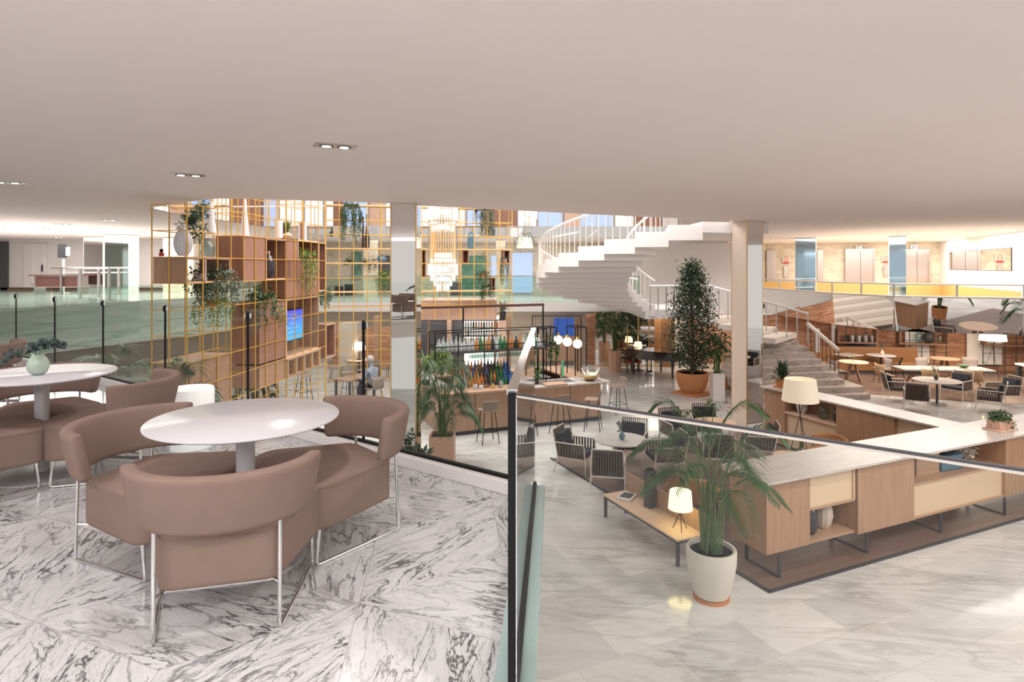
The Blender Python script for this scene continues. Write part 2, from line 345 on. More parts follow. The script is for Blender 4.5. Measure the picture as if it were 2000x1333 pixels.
# terrace
C1 = Vector((.143, 3.99, 0)); C2 = Vector((0, 1.97, 0)); L1d = Vector((-.809, .588, 0)); L2d = Vector((.809, -.588, 0))
FAR = C1+L1d*17; END = C2+L2d*4.5
terr = [(FAR.x, FAR.y), (-22, -4), (6, -4), (END.x, END.y), (C2.x, C2.y), (C1.x, C1.y)]
struct(MB().prism(terr, 2.2, TZ-.005).build('floor', 'white_paint', smooth=10))
def tiles():
    bm = bmesh.new(); uv = bm.loops.layers.uv.new('UVMap'); jt = bm.loops.layers.uv.new('joint'); a = .78
    e = [Vector((math.cos(R(k*60+36)), math.sin(R(k*60+36)), 0))*a for k in range(6)]
    r2 = random.Random(3)
    b1 = e[0]+e[1]; b2 = e[1]+e[2]
    for i in range(-16, 17):
        for j in range(-16, 17):
            c = b1*i+b2*j+Vector((-4, 2, 0))
            if not (-15 < c.x < 5 and -4 < c.y < 14): continue
            for k in (0, 2, 4):
                q = [c, c+e[k], c+e[k]+e[(k+1) % 6]*1, c+e[(k+1) % 6]]
                q = [c, c+e[k], c+e[k]+e[(k+1) % 6], c+e[(k+1) % 6]]
                # rhomb between directions k and k+1 (60 deg) -> use k, k+2 for the 120 deg lozenge
                q = [c, c+e[k], c+e[(k+1) % 6], c+e[(k+2) % 6]]
                f = bm.faces.new([bm.verts.new((p.x, p.y, TZ)) for p in q])
                an = R({0: 20, 2: 80, 4: -50}[k]+r2.uniform(-8, 8)); ox, oy = r2.uniform(0, 40), r2.uniform(0, 40)
                for l, jc in zip(f.loops, [(0, 0), (1, 0), (1, 1), (0, 1)]):
                    p = l.vert.co; l[uv].uv = (p.x*math.cos(an)-p.y*math.sin(an)+ox, p.x*math.sin(an)+p.y*math.cos(an)+oy); l[jt].uv = jc
    return bm
def cut(bm, co, no): bmesh.ops.bisect_plane(bm, geom=bm.verts[:]+bm.edges[:]+bm.faces[:], plane_co=co, plane_no=no, clear_outer=True)
nL1 = Vector((.588, .809, 0)); n12 = Vector((2.02, -.143, 0)).normalized()
meA = tiles(); cut(meA, C1, nL1); cut(meA, C2, n12)
meB = tiles(); cut(meB, C2, nL1); cut(meB, C2, -n12)
me = bpy.data.meshes.new('floor'); meA.to_mesh(me); tmp = bpy.data.meshes.new('t'); meB.to_mesh(tmp); meA.from_mesh(tmp); meA.to_mesh(me); bpy.data.meshes.remove(tmp)
me.materials.append(M['terrace_marble']); o = bpy.data.objects.new('floor', me); COL.objects.link(o); struct(o)
# walls far around
def wall(name, a, b_, z0, z1, mt, th=.15):
    a = Vector((a[0], a[1], 0)); b_ = Vector((b_[0], b_[1], 0)); d = (b_-a); c = (a+b_)/2
    o = MB().box((0, 0, 0), (d.length, th, z1-z0)).build(name, mt, smooth=10); o.location = (c.x, c.y, (z0+z1)/2); o.rotation_euler = (0, 0, math.atan2(d.y, d.x)); return struct(o)
wall('wall_left', (-23.5, 26.6), (-12.3, 26.6), 3.1, CZ, 'wall_white')
wall('wall_left_side', (-23.5, 8), (-23.5, 26.6), 0, CZ, 'wall_white')
wall('wall_back', (-24, 26.2), (7.5, 26.2), 0, 2.3, 'marble_cream')
wall('wall_back_left', (-12.3, 26.6), (-12.3, 30.6), 3.1, CZ, 'wall_white')
wall('wall_back_upper', (-12.4, 30.6), (4.9, 30.6), 2.6, CZ, 'marble_wall')
wall('wall_back_stair', (4.9, 30), (10.1, 27.6), 0, 5.2, 'wall_white')
wall('wall_back_marble', (10.0, 28.6), (13.0, 31.6), 2.6, CZ, 'marble_wall')
wall('wall_right_elevators', (12.6, 31.7), (20.4, 29.2), 2.6, CZ, 'marble_wall')
wall('wall_right', (20.4, 29.2), (17.0, 20.4), 3.0, CZ, 'wall_white')
wall('wall_right_side', (17.0, 20.4), (16.6, 17.85), 3.0, CZ, 'wall_white')
wall('wall_right_lower', (7.5, 26.2), (26, 23.2), 0, 2.1, 'brick')
wall('wall_upper_storey', (-12, 30.4), (16, 30.4), 5.65, 9.5, 'upper_wall')
struct(MB().bx((-24, 26.3, 2.3), (-11.2, 15.2, 3.1)).build('floor', 'skirting')) if False else None
# left gallery deck (z 3.1) with its reflections painted on the front
lf = [(-13.2, 9.0), (-11.9, 16.0), (-11.05, 18.2), (-9.6, 22.0), (-8.8, 24.5)]
struct(MB().prism([(-24, 9.0)]+lf+[(-8.8, 26.5), (-24, 26.5)], 2.9, 3.1).build('floor', 'lobby_marble', smooth=10))
for k in range(4):
    a, b_ = lf[k], lf[k+1]
    d = Vector((b_[0]-a[0], b_[1]-a[1], 0)); c = (Vector((*a, 0))+Vector((*b_, 0)))/2
    o = MB().box((0, -.03, 0), (d.length, .05, 1.16)).build('trim_%d' % (k+1), 'fascia_green'); o.location = (c.x, c.y, 2.5); o.rotation_euler = (R(0), 0, math.atan2(d.y, d.x)); struct(o)
struct(MB().prism([(-24, 9.0)]+lf+[(-8.8, 26.5), (-24, 26.5)], 1.88, 1.93).build('ceiling', 'wall_white', smooth=10))
# back gallery deck (z 2.7)
struct(MB().bx((-8.8, 24.5, 2.32), (5.2, 30.6, 2.7)).build('floor', 'fascia_white'))
# back gallery glass balustrade
g = thing('glass_balustrade', 'long clear glass balustrade along the far gallery behind the gold wire shelving', 'railing', (0, 24.6, 2.7))
for k in range(7): MB().bx((-8.7+k*1.98, -.01, 0), (-6.76+k*1.98, .01, 1.02)).build('glass_panel', 'glass_green', g)
MB().bx((-8.7, -.025, 1.02), (5.1, .025, 1.06)).build('handrail', 'steel', g)
for k in range(8): MB().bx((-8.72+k*1.98, -.02, 0), (-8.69+k*1.98, .02, 1.02)).build('post', 'steel', g)
# green marble slabs, dark openings and columns on the far gallery wall
for n, (x0, x1, y0, y1, mt) in enumerate([(496, 522, 520, 578, 'marble_green'), (688, 706, 492, 545, 'marble_green'), (655, 672, 560, 585, 'black'), (672, 690, 556, 585, 'black'), (902, 950, 500, 576, 'marble_green'), (960, 990, 500, 560, 'sky_window'), (1000, 1040, 494, 572, 'sky_window'), (740, 800, 500, 570, 'dark_panel'), (880, 902, 552, 576, 'dark_panel')]):
    a = D(x0, y1, 30.45); b_ = D(x1, y0, 30.45)
    struct(MB().bx((a.x, 30.40, max(a.z, 2.71)), (b_.x, 30.53, b_.z)).build('trim_%d' % (6+n), mt))
for n, (x, w, lab) in enumerate([(544, .5, 'pale marble pillar at the left of the far gallery'), (724, .55, 'pale marble pillar in the middle of the far gallery'), (978, .4, 'narrow pale marble pillar at the right of the far gallery')]):
    c = D(x, 500, 27); tag(MB().bx((c.x-w/2, 26.8, 2.7), (c.x+w/2, 27.2, CZ)).build('pillar', 'marble_wall'), lab, 'pillar')
# upper storey windows and wooden panels
ux = -11
mats_u = ['day_window', 'oak_red', 'sky_window', 'oak_pale', 'day_window', 'day_window', 'day_window', 'sky_window', 'oak_red', 'day_window', 'sky_window', 'oak_pale', 'sky_window', 'day_window', 'oak_red', 'wall_white']
for n, mt in enumerate(mats_u):
    w = [1.7, 1.0, 1.3, .8][n % 4]
    if 'window' in mt: struct(MB().bx((ux, 30.28, 6.0), (ux+w-.12, 30.33, 8.6)).build('window_%d' % (n+1), mt))
    else: struct(MB().bx((ux, 30.22, 5.65), (ux+w-.05, 30.33, 8.9)).build('trim_%d' % (20+n), mt))
    ux += w
rl = thing('balustrade', 'white rail of slim bars along the upper storey opening above the gold shelving', 'railing', (0, 25.6, 5.65))
MB().bx((-11, -.03, .98), (9, .03, 1.03)).build('handrail', 'white_paint', rl)
for k in range(41): MB().bx((-11+k*.5, -.01, 0), (-10.98+k*.5, .01, .98)).build('baluster', 'brass', rl)
# right gallery: mirrored parapet, rail
rp = [(10.7, 26.2), (10.95, 23.5), (11.05, 21.2), (11.75, 18.9), (14.75, 17.7), (19.5, 17.2)]
struct(MB().prism([(x+.35, y+.3) for x, y in rp]+[(26, 17.6), (26, 31), (12.0, 31.5), (10.3, 28.4)], 2.12, 2.3).build('ceiling', 'wall_white', smooth=10))
struct(MB().prism([(x+.3, y+.3) for x, y in rp]+[(26, 17.2), (26, 31), (12.4, 31.5), (10.2, 28.4)], 2.5, 2.6).build('floor', 'marble_cream', smooth=10))
for k in range(5):
    a, b_ = Vector((*rp[k], 0)), Vector((*rp[k+1], 0)); d = b_-a; ns = max(1, round(d.length/1.3)); nrm = Vector((d.y, -d.x, 0)).normalized()
    for q in range(ns):
        p0 = a+d*(q/ns); p1 = a+d*((q+1)/ns)
        o = MB().add([p0+Vector((0, 0, 3.2)), p1+Vector((0, 0, 3.2)), p1-nrm*.11+Vector((0, 0, 2.12)), p0-nrm*.11+Vector((0, 0, 2.12)),
                      p0-nrm*.16+Vector((0, 0, 3.2)), p1-nrm*.16+Vector((0, 0, 3.2)), p1-nrm*.16+Vector((0, 0, 2.12)), p0-nrm*.16+Vector((0, 0, 2.12))],
                     [(0, 1, 2, 3), (4, 7, 6, 5), (0, 4, 5, 1), (3, 2, 6, 7), (0, 3, 7, 4), (1, 5, 6, 2)]).build('trim_%d' % (40+k*4+q), 'mirror'); struct(o)
rg = thing('gallery_railing', 'low steel handrail on short posts above the mirrored parapet by the elevators', 'railing', (0, 0, 3.2))
tp = [Vector((x, y, .38)) for x, y in rp]; MB().tube(tp, .025).build('handrail', 'frame_white', rg)
MB().tube([Vector((x, y, .0)) for x, y in rp], .03).build('ledge', 'frame_white', rg)
for k in range(5):
    a, b_ = tp[k], tp[k+1]; n_ = max(2, round((b_-a).length/1.3))
    for q in range(n_):
        p = a+(b_-a)*(q/n_); MB().bx((p.x-.02, p.y-.02, 0), (p.x+.02, p.y+.02, .37)).build('post', 'steel', rg)
o = MB().tube([Vector((x+.8, y+1.2, 3.28)) for x, y in rp], .01).build('rail', 'steel', rg) if False else None
# amber low wall behind parapet (seen between the rail and the parapet)
struct(MB().bx((10.8, 31.0, 2.6), (12.6, 31.2, 3.3)).build('trim_70', 'amber_band'))
o = wall('trim_71', (12.7, 31.35), (20.3, 29.0), 2.6, 3.35, 'amber_band', .06)
o = wall('trim_72', (20.25, 29.0), (16.95, 20.4), 2.6, 3.28, 'amber_band', .06)

struct(MB().bx((-12, 5, 12.2), (16, 31, 12.3)).build('ceiling', 'wall_white'))
# ---------------- columns ----------------
def column(c, s, rz, label, z1=CZ, sides='pink_col'):
    t = thing('column', label, 'column', (c[0], c[1], 0), rz)
    MB().bx((-s/2, -s/2, 0), (s/2, s/2, z1)).build('shaft', 'wall_white', t)
    MB().bx((-s/2+.01, -s/2-.012, .0), (s/2-.01, -s/2-.002, z1-.01)).build('mirror_face', 'mirror', t)
    MB().bx((s/2+.002, -s/2+.01, .0), (s/2+.012, s/2-.01, z1-.01)).build('mirror_face', 'mirror', t)
    for sx, sy in ((-1, -1), (1, -1), (-1, 1)): MB().bx((sx*s/2-.012, sy*s/2-.012, 0), (sx*s/2+.012, sy*s/2+.012, z1)).build('edge_strip', 'brass', t)
    return t
mat('col_stone', (.72, .60, .50), .7, noise=.08, nscale=30)
c = D(1459, 600, 16.05); t = column((c.x, c.y), .53, R(-21+45), 'square atrium column with a beige face, mirrored right side and thin brass edges')
MB().bx((-.265-.012, -.26, 0), (-.267, .26, CZ-.01)).build('stone_face', 'col_stone', t)
t2 = [ch for ch in t.children if ch.name.startswith('mirror_face')][0]
t.rotation_euler = (0, 0, R(-21+45))
c = D(793, 600, 11.75); t = column((c.x, c.y), .47, R(24), 'square mirrored column just beyond the glass railing, left of the chandelier')
t.rotation_euler = (0, 0, R(-2))
MB().bx((-.235-.012, -.23, 0), (-.237, .23, CZ-.01)).build('stone_face', 'col_stone', t)
for x, y, Z, s, lab in ((1574, 500, 25.5, .75, 'mirrored column left of the elevators reflecting blue daylight'), (1752, 500, 24.0, .55, 'slim mirrored column between the two elevator doors on the right')):
    c = D(x, y, Z); t = thing('column', lab, 'column', (c.x, c.y, 2.6), R(-28))
    MB().bx((-s/2, -s/2, 0), (s/2, s/2, 2.7)).build('shaft', 'wall_white', t); MB().bx((-s/2, -s/2-.012, 0), (s/2, -s/2-.002, 2.69)).build('mirror_face', 'mirror_daylight_blue', t)
for x0, x1, lab in ((163, 202, 'broad mirrored pier at the left of the far left hall'), (204, 252, 'white and mirrored pier beside the broad one in the left hall')):
    a = D(x0, 500, 24.0 if x0 < 200 else 22.5); b_ = D(x1, 500, 24.0 if x0 < 200 else 22.5)
    t = thing('column', lab, 'column', ((a.x+b_.x)/2, a.y, 3.1)); w = (b_.x-a.x)/2
    MB().bx((-w, 0, 0), (w, .6, 2.2)).build('shaft', 'wall_white', t); MB().bx((-w+.02, -.012, 0), (w-.02, -.002, 2.19)).build('mirror_face', 'mirror' if x0 < 200 else 'mirror_green', t)
a = D(318, 500, 24.5); b_ = D(378, 500, 24.5)
tag(MB().bx((a.x, 24.5, 3.1), (b_.x, 25.3, CZ-.01)).build('pier', 'marble_wall'), 'cream marble pier in the left hall behind the white ribbed vase', 'column')

# ---------------- glass railings ----------------
def railing(name, label, a, d, seams, z0, z1, gm='glass_clear', cap=None, clip=True, curb=True, black=True, cm='white_paint'):
    t = thing(name, label, 'railing', (a.x, a.y, 0), math.atan2(d.y, d.x)); L_ = seams[-1]
    if curb:
        MB().bx((0, -.07, z0), (L_, .07, z0+.085)).build('curb', cm, t, bevel=.004); MB().bx((0, -.018, z0+.085), (L_, .018, z0+.105)).build('gasket', 'black', t)
    for i in range(len(seams)-1):
        MB().bx((seams[i]+.006, -.006, z0+.09), (seams[i+1]-.006, .006, z1)).build('glass_panel', gm, t)
    for s_ in seams[1:-1]:
        if black: MB().bx((s_-.007, -.009, z0+.09), (s_+.007, .009, z1-.02)).build('post', 'black', t)
        if clip:
            p = MB().bx((s_-.03, -.022, z1-.085), (s_+.03, .022, z1-.035)).build('clamp', 'chrome', t, bevel=.004)
            MB().bx((s_-.045, .012, z1-.09), (s_-.018, .034, z1-.03)).build('clamp_pad', 'black', p)
    if cap: MB().bx((0, -cap/2, z1), (L_, cap/2, z1+.018)).build('cap_rail', 'chrome', t)
    return t
railing('glass_railing', 'long clear glass railing with black joints behind the brown lounge chairs', C1, L1d, [0, 1.66, 3.34, 5.02, 6.70, 8.38, 10.06, 11.74, 13.42, 15.1], TZ, 3.69)
d12 = C1-C2
t = railing('glass_railing', 'short glass return railing with a metal cap running from the black post into the atrium', C2, d12.normalized(), [0, d12.length], TZ, 3.69, cap=.034, clip=False, cm='curb_teal_reflection')
t = thing('railing_post', 'slim black upright at the near corner of the glass railing', 'post', (C2.x, C2.y, TZ))
MB().bx((-.013, -.013, 0), (.012, .02, 1.1)).build('upright', 'black', t); MB().bx((.0125, -.010, 0), (.0155, .012, 1.08)).build('edge_strip', 'chrome', t)
t = railing('glass_railing', 'nearest glass railing with a thin steel and dark cap rail over the lower lobby', C2+L2d*.02, L2d, [0, 2.2, 4.4], TZ, 3.685, cap=None, clip=False, black=False)
MB().bx((0, -.004, 3.685), (4.4, .005, 3.692)).build('steel_strip', 'frame_white', t); MB().bx((0, -.006, 3.692), (4.4, .007, 3.697)).build('cap_rail', 'charcoal', t)
# far railing on the left gallery: steel posts
rg = thing('gallery_railing', 'steel post railing with glass at the edge of the left gallery near the lectern table', 'railing', (0, 0, 3.1))
pts = [D(x, 560, z) for x, z in ((118, 19), (155, 18.3), (193, 19.6), (232, 21))]
pts = [D(120, 560, 22.5), D(157, 560, 19.3), D(193, 560, 20.5), D(213, 560, 18.6), D(232, 560, 22)]
for p in pts: MB().bx((p.x-.035, p.y-.035, 0), (p.x+.035, p.y+.035, .95)).build('post', 'steel', rg)
MB().tube([(D(100, 0, 22.9).x, 22.9, .97), (pts[0].x, pts[0].y, .97), (pts[1].x, pts[1].y, .97), (pts[3].x, pts[3].y, .97)], .03).build('handrail', 'steel', rg)
MB().tube([(pts[0].x, pts[0].y, .8), (pts[4].x, pts[4].y, .8)], .02).build('rail', 'steel', rg)
t = thing('glass_balustrade', 'green tinted glass balustrade along the front edge of the left gallery', 'railing', (0, 0, 3.1))
for k in range(4):
    a, b_ = Vector((*lf[k], 0)), Vector((*lf[k+1], 0)); d = b_-a; ns = max(1, round(d.length/1.9)); nrm = Vector((d.y, -d.x, 0)).normalized()*.01
    for q in range(ns):
        p0 = a+d*((q+.01)/ns)-nrm*12; p1 = a+d*((q+.99)/ns)-nrm*12; up = Vector((0, 0, .45))
        MB().add([p0-nrm, p1-nrm, p1+nrm, p0+nrm, p0-nrm+up, p1-nrm+up, p1+nrm+up, p0+nrm+up], [(0, 3, 2, 1), (4, 5, 6, 7), (0, 1, 5, 4), (1, 2, 6, 5), (2, 3, 7, 6), (3, 0, 4, 7)]).build('glass_panel', 'glass_green', t)

# ---------------- white helical staircase ----------------
SC = Vector((4.95, 20.1, 0)); RO, RI = 4.15, 1.15
st = thing('spiral_staircase', 'wide white helical staircase with stepped underside curving up from the landing to the ceiling', 'staircase', (SC.x, SC.y, 0))
NS = 15; RISE = .172
def cp(r, a, z): return Vector((r*math.cos(a), r*math.sin(a), z))
for i in range(NS):
    a0 = math.pi/2+math.pi*(i)/NS*1.0; a1 = math.pi/2+math.pi*(i+1)/NS; z = 2.62+RISE*(i+1); th = .24
    mb = MB(); n = 4; vs = []
    for k in range(n+1):
        a = a0+(a1-a0+(.035 if k == n else 0)*0)*k/n
        for r in (RI, RO):
            for zz in (z-th-.16, z): vs.append(cp(r, a, zz))
    fs = []
    for k in range(n):
        b0 = k*4; b1 = b0+4; fs += [(b0, b0+2, b1+2, b1), (b0+1, b1+1, b1+3, b0+3), (b0, b1, b1+1, b0+1), (b0+2, b0+3, b1+3, b1+2)]
    fs += [(0, 1, 3, 2), (n*4, n*4+2, n*4+3, n*4+1)]
    mb.add(vs, fs).build('step', 'white_paint', st, smooth=30)
hp = []
for i in range(31):
    a = math.pi/2+math.pi*i/30*.93; z = 2.62+RISE*(NS*i/30*.93+.8); hp.append(cp(RO-.08, a, z+.86))
MB().tube(hp, .035, 8).build('handrail', 'white_paint', st)
for i in range(1, 56):
    fr_ = i/60; a = math.pi/2+math.pi*fr_; z = 2.62+RISE*(math.floor(NS*fr_)+1)
    MB().tube([cp(RO-.08, a, z), cp(RO-.08, a, 2.62+RISE*(NS*fr_+.8)+.85)], .013, 6, caps=False).build('baluster', 'frame_white', st)
hp = [cp(RI+.08, math.pi/2+math.pi*i/20*.9, 2.62+RISE*(NS*i/20*.9+.8)+.86) for i in range(21)]
MB().tube(hp, .035, 8).build('handrail', 'white_paint', st)
for i in range(1, 20):
    fr_ = i/22; a = math.pi/2+math.pi*fr_; z = 2.62+RISE*(math.floor(NS*fr_)+1)
    MB().tube([cp(RI+.08, a, z), cp(RI+.08, a, 2.62+RISE*(NS*fr_+.8)+.85)], .013, 6, caps=False).build('baluster', 'frame_white', st)
# top landing slab and side fascia reaching the ceiling
MB().prism([(0, -RO), (1.9, -RO+.45), (1.9, -RI), (0, -RI)], 5.0, 5.28).build('top_landing', 'white_paint', st)
# landing and lower white flight
ld = thing('stair_landing', 'white landing with slim bar railing at the foot of the helical staircase', 'staircase', (0, 0, 0))
mb = MB().prism([(4.6, 21.2), (4.6, 24.3), (6.6, 24.6), (7.2, 22.0)], 2.3, 2.62); mb.build('platform', 'white_paint', ld)
for i in range(5):
    x0 = 6.7+i*.5; z = 2.62-RISE*(i+1)
    MB().box((x0+.45, 22.9-i*.42, z-.09-.0), (.62, 2.4, .18), R(-40)).build('step', 'frame_white', ld)
a = Vector((4.75, 21.15, 3.45)); b_ = Vector((6.9, 21.4, 3.45)); c_ = Vector((9.2, 19.1, 2.65))
MB().tube([a, b_, c_], .035).build('handrail', 'white_paint', ld)
for q in range(8):
    p = a+(b_-a)*(q/7.5); MB().bx((p.x-.014, p.y-.014, 2.62), (p.x+.014, p.y+.014, 3.44)).build('baluster', 'steel', ld)
for q in range(11):
    p = b_+(c_-b_)*(q/10); MB().bx((p.x-.014, p.y-.014, p.z-.95), (p.x+.014, p.y+.014, p.z)).build('baluster', 'steel', ld)
# marble flight
ms = thing('marble_staircase', 'broad flight of veined marble steps right of the atrium column', 'staircase', (0, 0, 0))
prof = [(1700, 783), (1688, 772), (1650, 752), (1640, 739), (1630, 723), (1606, 707), (1592, 697), (1578, 687), (1560, 676), (1535, 666), (1515, 655)]
for i in range(11):
    z1 = .17*(i+1); Zs = 19.0+i*.30; x1 = (prof[i][0]-HX)/F*Zs
    xl = .375*Zs-.1; q = [(xl, Zs-.55), (x1, Zs), (x1+.1, Zs+3.4-i*.25), (xl+.4, Zs+3.4-i*.25)]
    MB().prism(q, z1-.17, z1).build('step', 'marble_step', ms, smooth=10)
hr = thing('stair_handrail', 'flat pale handrail sloping down beside the marble steps on thin dark bars', 'handrail')
a, b_ = D(1577, 632, 21.3), D(1638, 685, 19.6)
MB().bar(a, b_, .07, .10).build('rail', 'frame_white', hr)
mb = MB().bx((D(1596, 0, 20.9).x-.06, 20.84, 1.3), (D(1596, 0, 20.9).x+.06, 20.96, 3.3)); mb = MB(); p = D(1596, 640, 20.9); mb.bx((p.x-.06, 20.84, 1.2), (p.x+.06, 20.96, 2.0)).build('newel', 'frame_white', hr)
for q in range(9):
    p = a+(b_-a)*(q/8); MB().bx((p.x-.008, p.y-.008, p.z-.82), (p.x+.008, p.y+.008, p.z)).build('baluster', 'charcoal', hr)

# ---------------- far left hall ----------------
def obox(name, a, b_, mt, **k): return MB().bx(a, b_).build(name, mt, **k)
a = D(-6, 567, 26.5); b_ = D(17, 470, 26.5); struct(MB().bx((a.x, 26.44, 3.1), (b_.x, 26.51, 5.2)).build('door_1', 'dark_panel'))
a = D(47, 567, 26.5); b_ = D(92, 474, 26.5)
d = struct(MB().bx((a.x, 26.46, 3.1), (b_.x, 26.51, 5.12)).build('door_2', 'wall_white')); 
fr = MB(); m_ = .38
for q in ((a.x+m_, 3.35, b_.x-.12, 4.9),):
    for e in (((q[0], q[1]), (q[2], q[1]+.04)), ((q[0], q[3]), (q[2], q[3]+.04)), ((q[0], q[1]), (q[0]+.04, q[3])), ((q[2], q[1]), (q[2]+.04, q[3]))): fr.bx((e[0][0], 26.43, e[0][1]), (e[1][0], 26.47, e[1][1]))
fr.build('door_panel', 'white_paint', d); MB().bx((b_.x-.17, 26.38, 3.9), (b_.x-.12, 26.46, 4.2)).build('door_handle', 'charcoal', d)
struct(MB().bx((-22, 26.44, 3.1), (-12.4, 26.52, 3.22)).build('baseboard_left', 'skirting'))
t = thing('lectern_table', 'long dark brown table with modesty panel by the wall of the left hall', 'table', (D(120, 540, 22.8).x, 22.8, 3.1))
MB().bx((-.98, -.3, .68), (1.02, .3, .72)).build('tabletop', 'desk_brown', t); MB().bx((-.82, -.22, .28), (.85, -.18, .66)).build('front_panel', 'desk_brown', t)
for sx in (-.8, .8): MB().bx((sx-.03, -.25, 0), (sx+.03, .25, .68)).build('leg', 'steel', t)
t = thing('screen_stand', 'small dark screen on a slim white pole behind the dark table', 'screen', (D(124, 540, 23.6).x, 23.6, 3.1))
MB().cyl((0, 0, 0), .2, .02).cyl((0, 0, 0), .04, 1.3).build('pole', 'white_paint', t); MB().box((-.05, 0, 1.62), (.30, .08, .52)).build('screen_case', 'charcoal', t); MB().box((.17, .0, 1.6), (.13, .06, .34), R(20)).build('side_display', 'sky_window', t)
# downlights
def downlight(x, y, n, lab, z=CZ):
    p = P(x, y, z); t = thing('downlight', lab, 'ceiling light', (p.x, p.y, z), R(24), 'recessed ceiling spotlights')
    w = .09*n; MB().bx((-w-.02, -.11, -.008), (w+.02, .11, -.001)).build('bezel', 'steel', t)
    for k in range(n):
        cx = (k-(n-1)/2)*.17
        h = MB().lathe([(.07, -.012), (.07, -.009)], 20, (cx, 0, 0)).build('spot_ring', 'charcoal', t)
        MB().lathe([(.045, -.016), (.045, -.0125)], 16, (cx, 0, 0)).build('bulb', 'spot_emit', h)
    return t
for x, y, n, lab in ((655, 285, 2, 'twin recessed spotlight nearest the camera in the pale ceiling'), (368, 341.5, 2, 'twin recessed spotlight above the left table'), (15, 356, 2, 'twin recessed spotlight at the left edge of the ceiling'),
    (213, 430, 2, 'recessed spotlight in the left hall ceiling near the gold shelving'), (122, 438, 2, 'recessed spotlight left of the one nearest the gold shelving'), (85, 446.5, 2, 'recessed spotlight above the dark table in the left hall'),
    (272, 453, 2, 'far recessed spotlight just left of the gold wire shelving'), (115, 463.5, 2, 'lit recessed spotlight above the small dark screen'), (3, 447, 1, 'recessed spotlight at the far left edge of the hall ceiling'),
    (1765, 458, 2, 'recessed spotlight in front of the right elevator'), (1898, 452, 2, 'recessed spotlight above the long wall mirror'), (1992, 448.5, 1, 'recessed spotlight at the right edge of the ceiling')): downlight(x, y, n, lab)
p = P(1653, 433, CZ); t = thing('smoke_detector', 'small white smoke detector on the ceiling right of the beige column', 'smoke detector', (p.x, p.y, CZ)); MB().lathe([(.03, -.06), (.06, -.045), (.075, 0)], 16).build('housing', 'white_paint', t); MB().lathe([(.012, -.07), (.02, -.06)], 8).build('sensor', 'steel', t)

# elevators
def on_wall(p0, p1, x):   # intersection of a sight line with a wall line
    p0 = Vector(p0); p1 = Vector(p1); k = (x-HX)/F; d = p1-p0; t_ = (k*p0.y-p0.x)/(d.x-k*d.y); return p0+d*t_
e0, e1 = (12.6, 31.55), (20.4, 29.05)
ea = math.atan2(e1[1]-e0[1], e1[0]-e0[0])
for x0, x1, ztop, lab in ((1650, 1708, 5.0, 'stainless steel elevator doors marked C'), (1764, 1815, 4.95, 'stainless steel elevator doors marked D'), (1497, 1516, 4.95, 'narrow steel elevator door edge right of the atrium column'), (1596, 1607, 4.95, 'sliver of steel elevator door right of the blue mirrored column')):
    a = on_wall(e0, e1, x0); b_ = on_wall(e0, e1, x1); w = (b_-a).length; c = (a+b_)/2
    t = thing('elevator_door', lab, 'elevator door', (c.x, c.y, 2.6), ea); h = ztop-2.6
    if w > 1:
        fm = MB(); fm.bx((-w/2, -.1, 0), (-w/2+.1, -.01, h)); fm.bx((w/2-.06, -.1, 0), (w/2, -.01, h)); fm.bx((-w/2+.1, -.1, h-.1), (w/2-.06, -.01, h)); fm.build('frame', 'brushed', t)
        MB().bx((-w/2+.1, -.05, 0), (.02, -.015, h-.1)).build('door_leaf', 'brushed', t); MB().bx((.035, -.05, 0), (w/2-.06, -.015, h-.1)).build('door_leaf', 'brushed', t)
    else: MB().bx((-w/2, -.08, 0), (w/2, -.01, h)).build('door_leaf', 'brushed', t)
def text(s, name, size, mt, loc, rz, parent=None, rx=R(90)):
    cu = bpy.data.curves.new(name, 'FONT'); cu.body = s; cu.size = size; cu.align_x = 'CENTER'; cu.align_y = 'CENTER'; cu.extrude = .004
    o = bpy.data.objects.new(name, cu); dg = bpy.context.evaluated_depsgraph_get(); COL.objects.link(o); bpy.context.view_layer.update()
    me = bpy.data.meshes.new_from_object(o.evaluated_get(bpy.context.evaluated_depsgraph_get())); bpy.data.objects.remove(o); me.materials.clear(); me.materials.append(M[mt])
    o = bpy.data.objects.new(name, me); COL.objects.link(o); o.location = loc; o.rotation_euler = (rx, 0, rz)
    if parent: o.parent = parent
    return o
for x, y, ch in ((1677, 484, 'C'), (1785, 483, 'D')):
    a = on_wall(e0, e1, x); t = thing('elevator_sign', 'small square plate with letter %s above the elevator doors' % ch, 'sign', (a.x, a.y, EYE-(y-HY)/F*a.y), ea)
    MB().bx((-.14, -.03, -.12), (.14, -.012, .12)).build('plate', 'brushed', t); text(ch, 'letter', .22, 'charcoal', (0, -.035, 0), 0, t)
for x, y in ((1535, 508), (1730, 506)):
    a = on_wall(e0, e1, x); t = thing('warning_sign', 'orange round warning sign on the marble by the %s elevator' % ('left' if x < 1600 else 'right'), 'sign', (a.x, a.y, EYE-(y-HY)/F*a.y), ea)
    pl = MB().bx((-.17, -.03, -.2), (.17, -.012, .16)).build('plate', 'paper', t); 
    ring = MB().tube([(.1*math.cos(k*math.pi/10), -.035, .03+.1*math.sin(k*math.pi/10)) for k in range(20)], .016, 6, closed=True); ring.build('ring', 'orange', t); MB().bx((-.06, -.038, .015), (.06, -.03, .045)).build('bar', 'orange', t); MB().bx((-.15, -.038, -.19), (.15, -.03, -.1)).build('caption_band', 'red', t)
    t = thing('call_panel', 'slim steel elevator call panel below the %s warning sign' % ('left' if x < 1600 else 'right'), 'panel', (a.x, a.y, EYE-(y+23-HY)/F*a.y), ea)
    MB().bx((-.1, -.03, -.3), (.1, -.012, .3)).build('plate', 'brushed', t); MB().bx((-.04, -.036, -.2), (.04, -.03, .2)).build('button', 'steel', t)
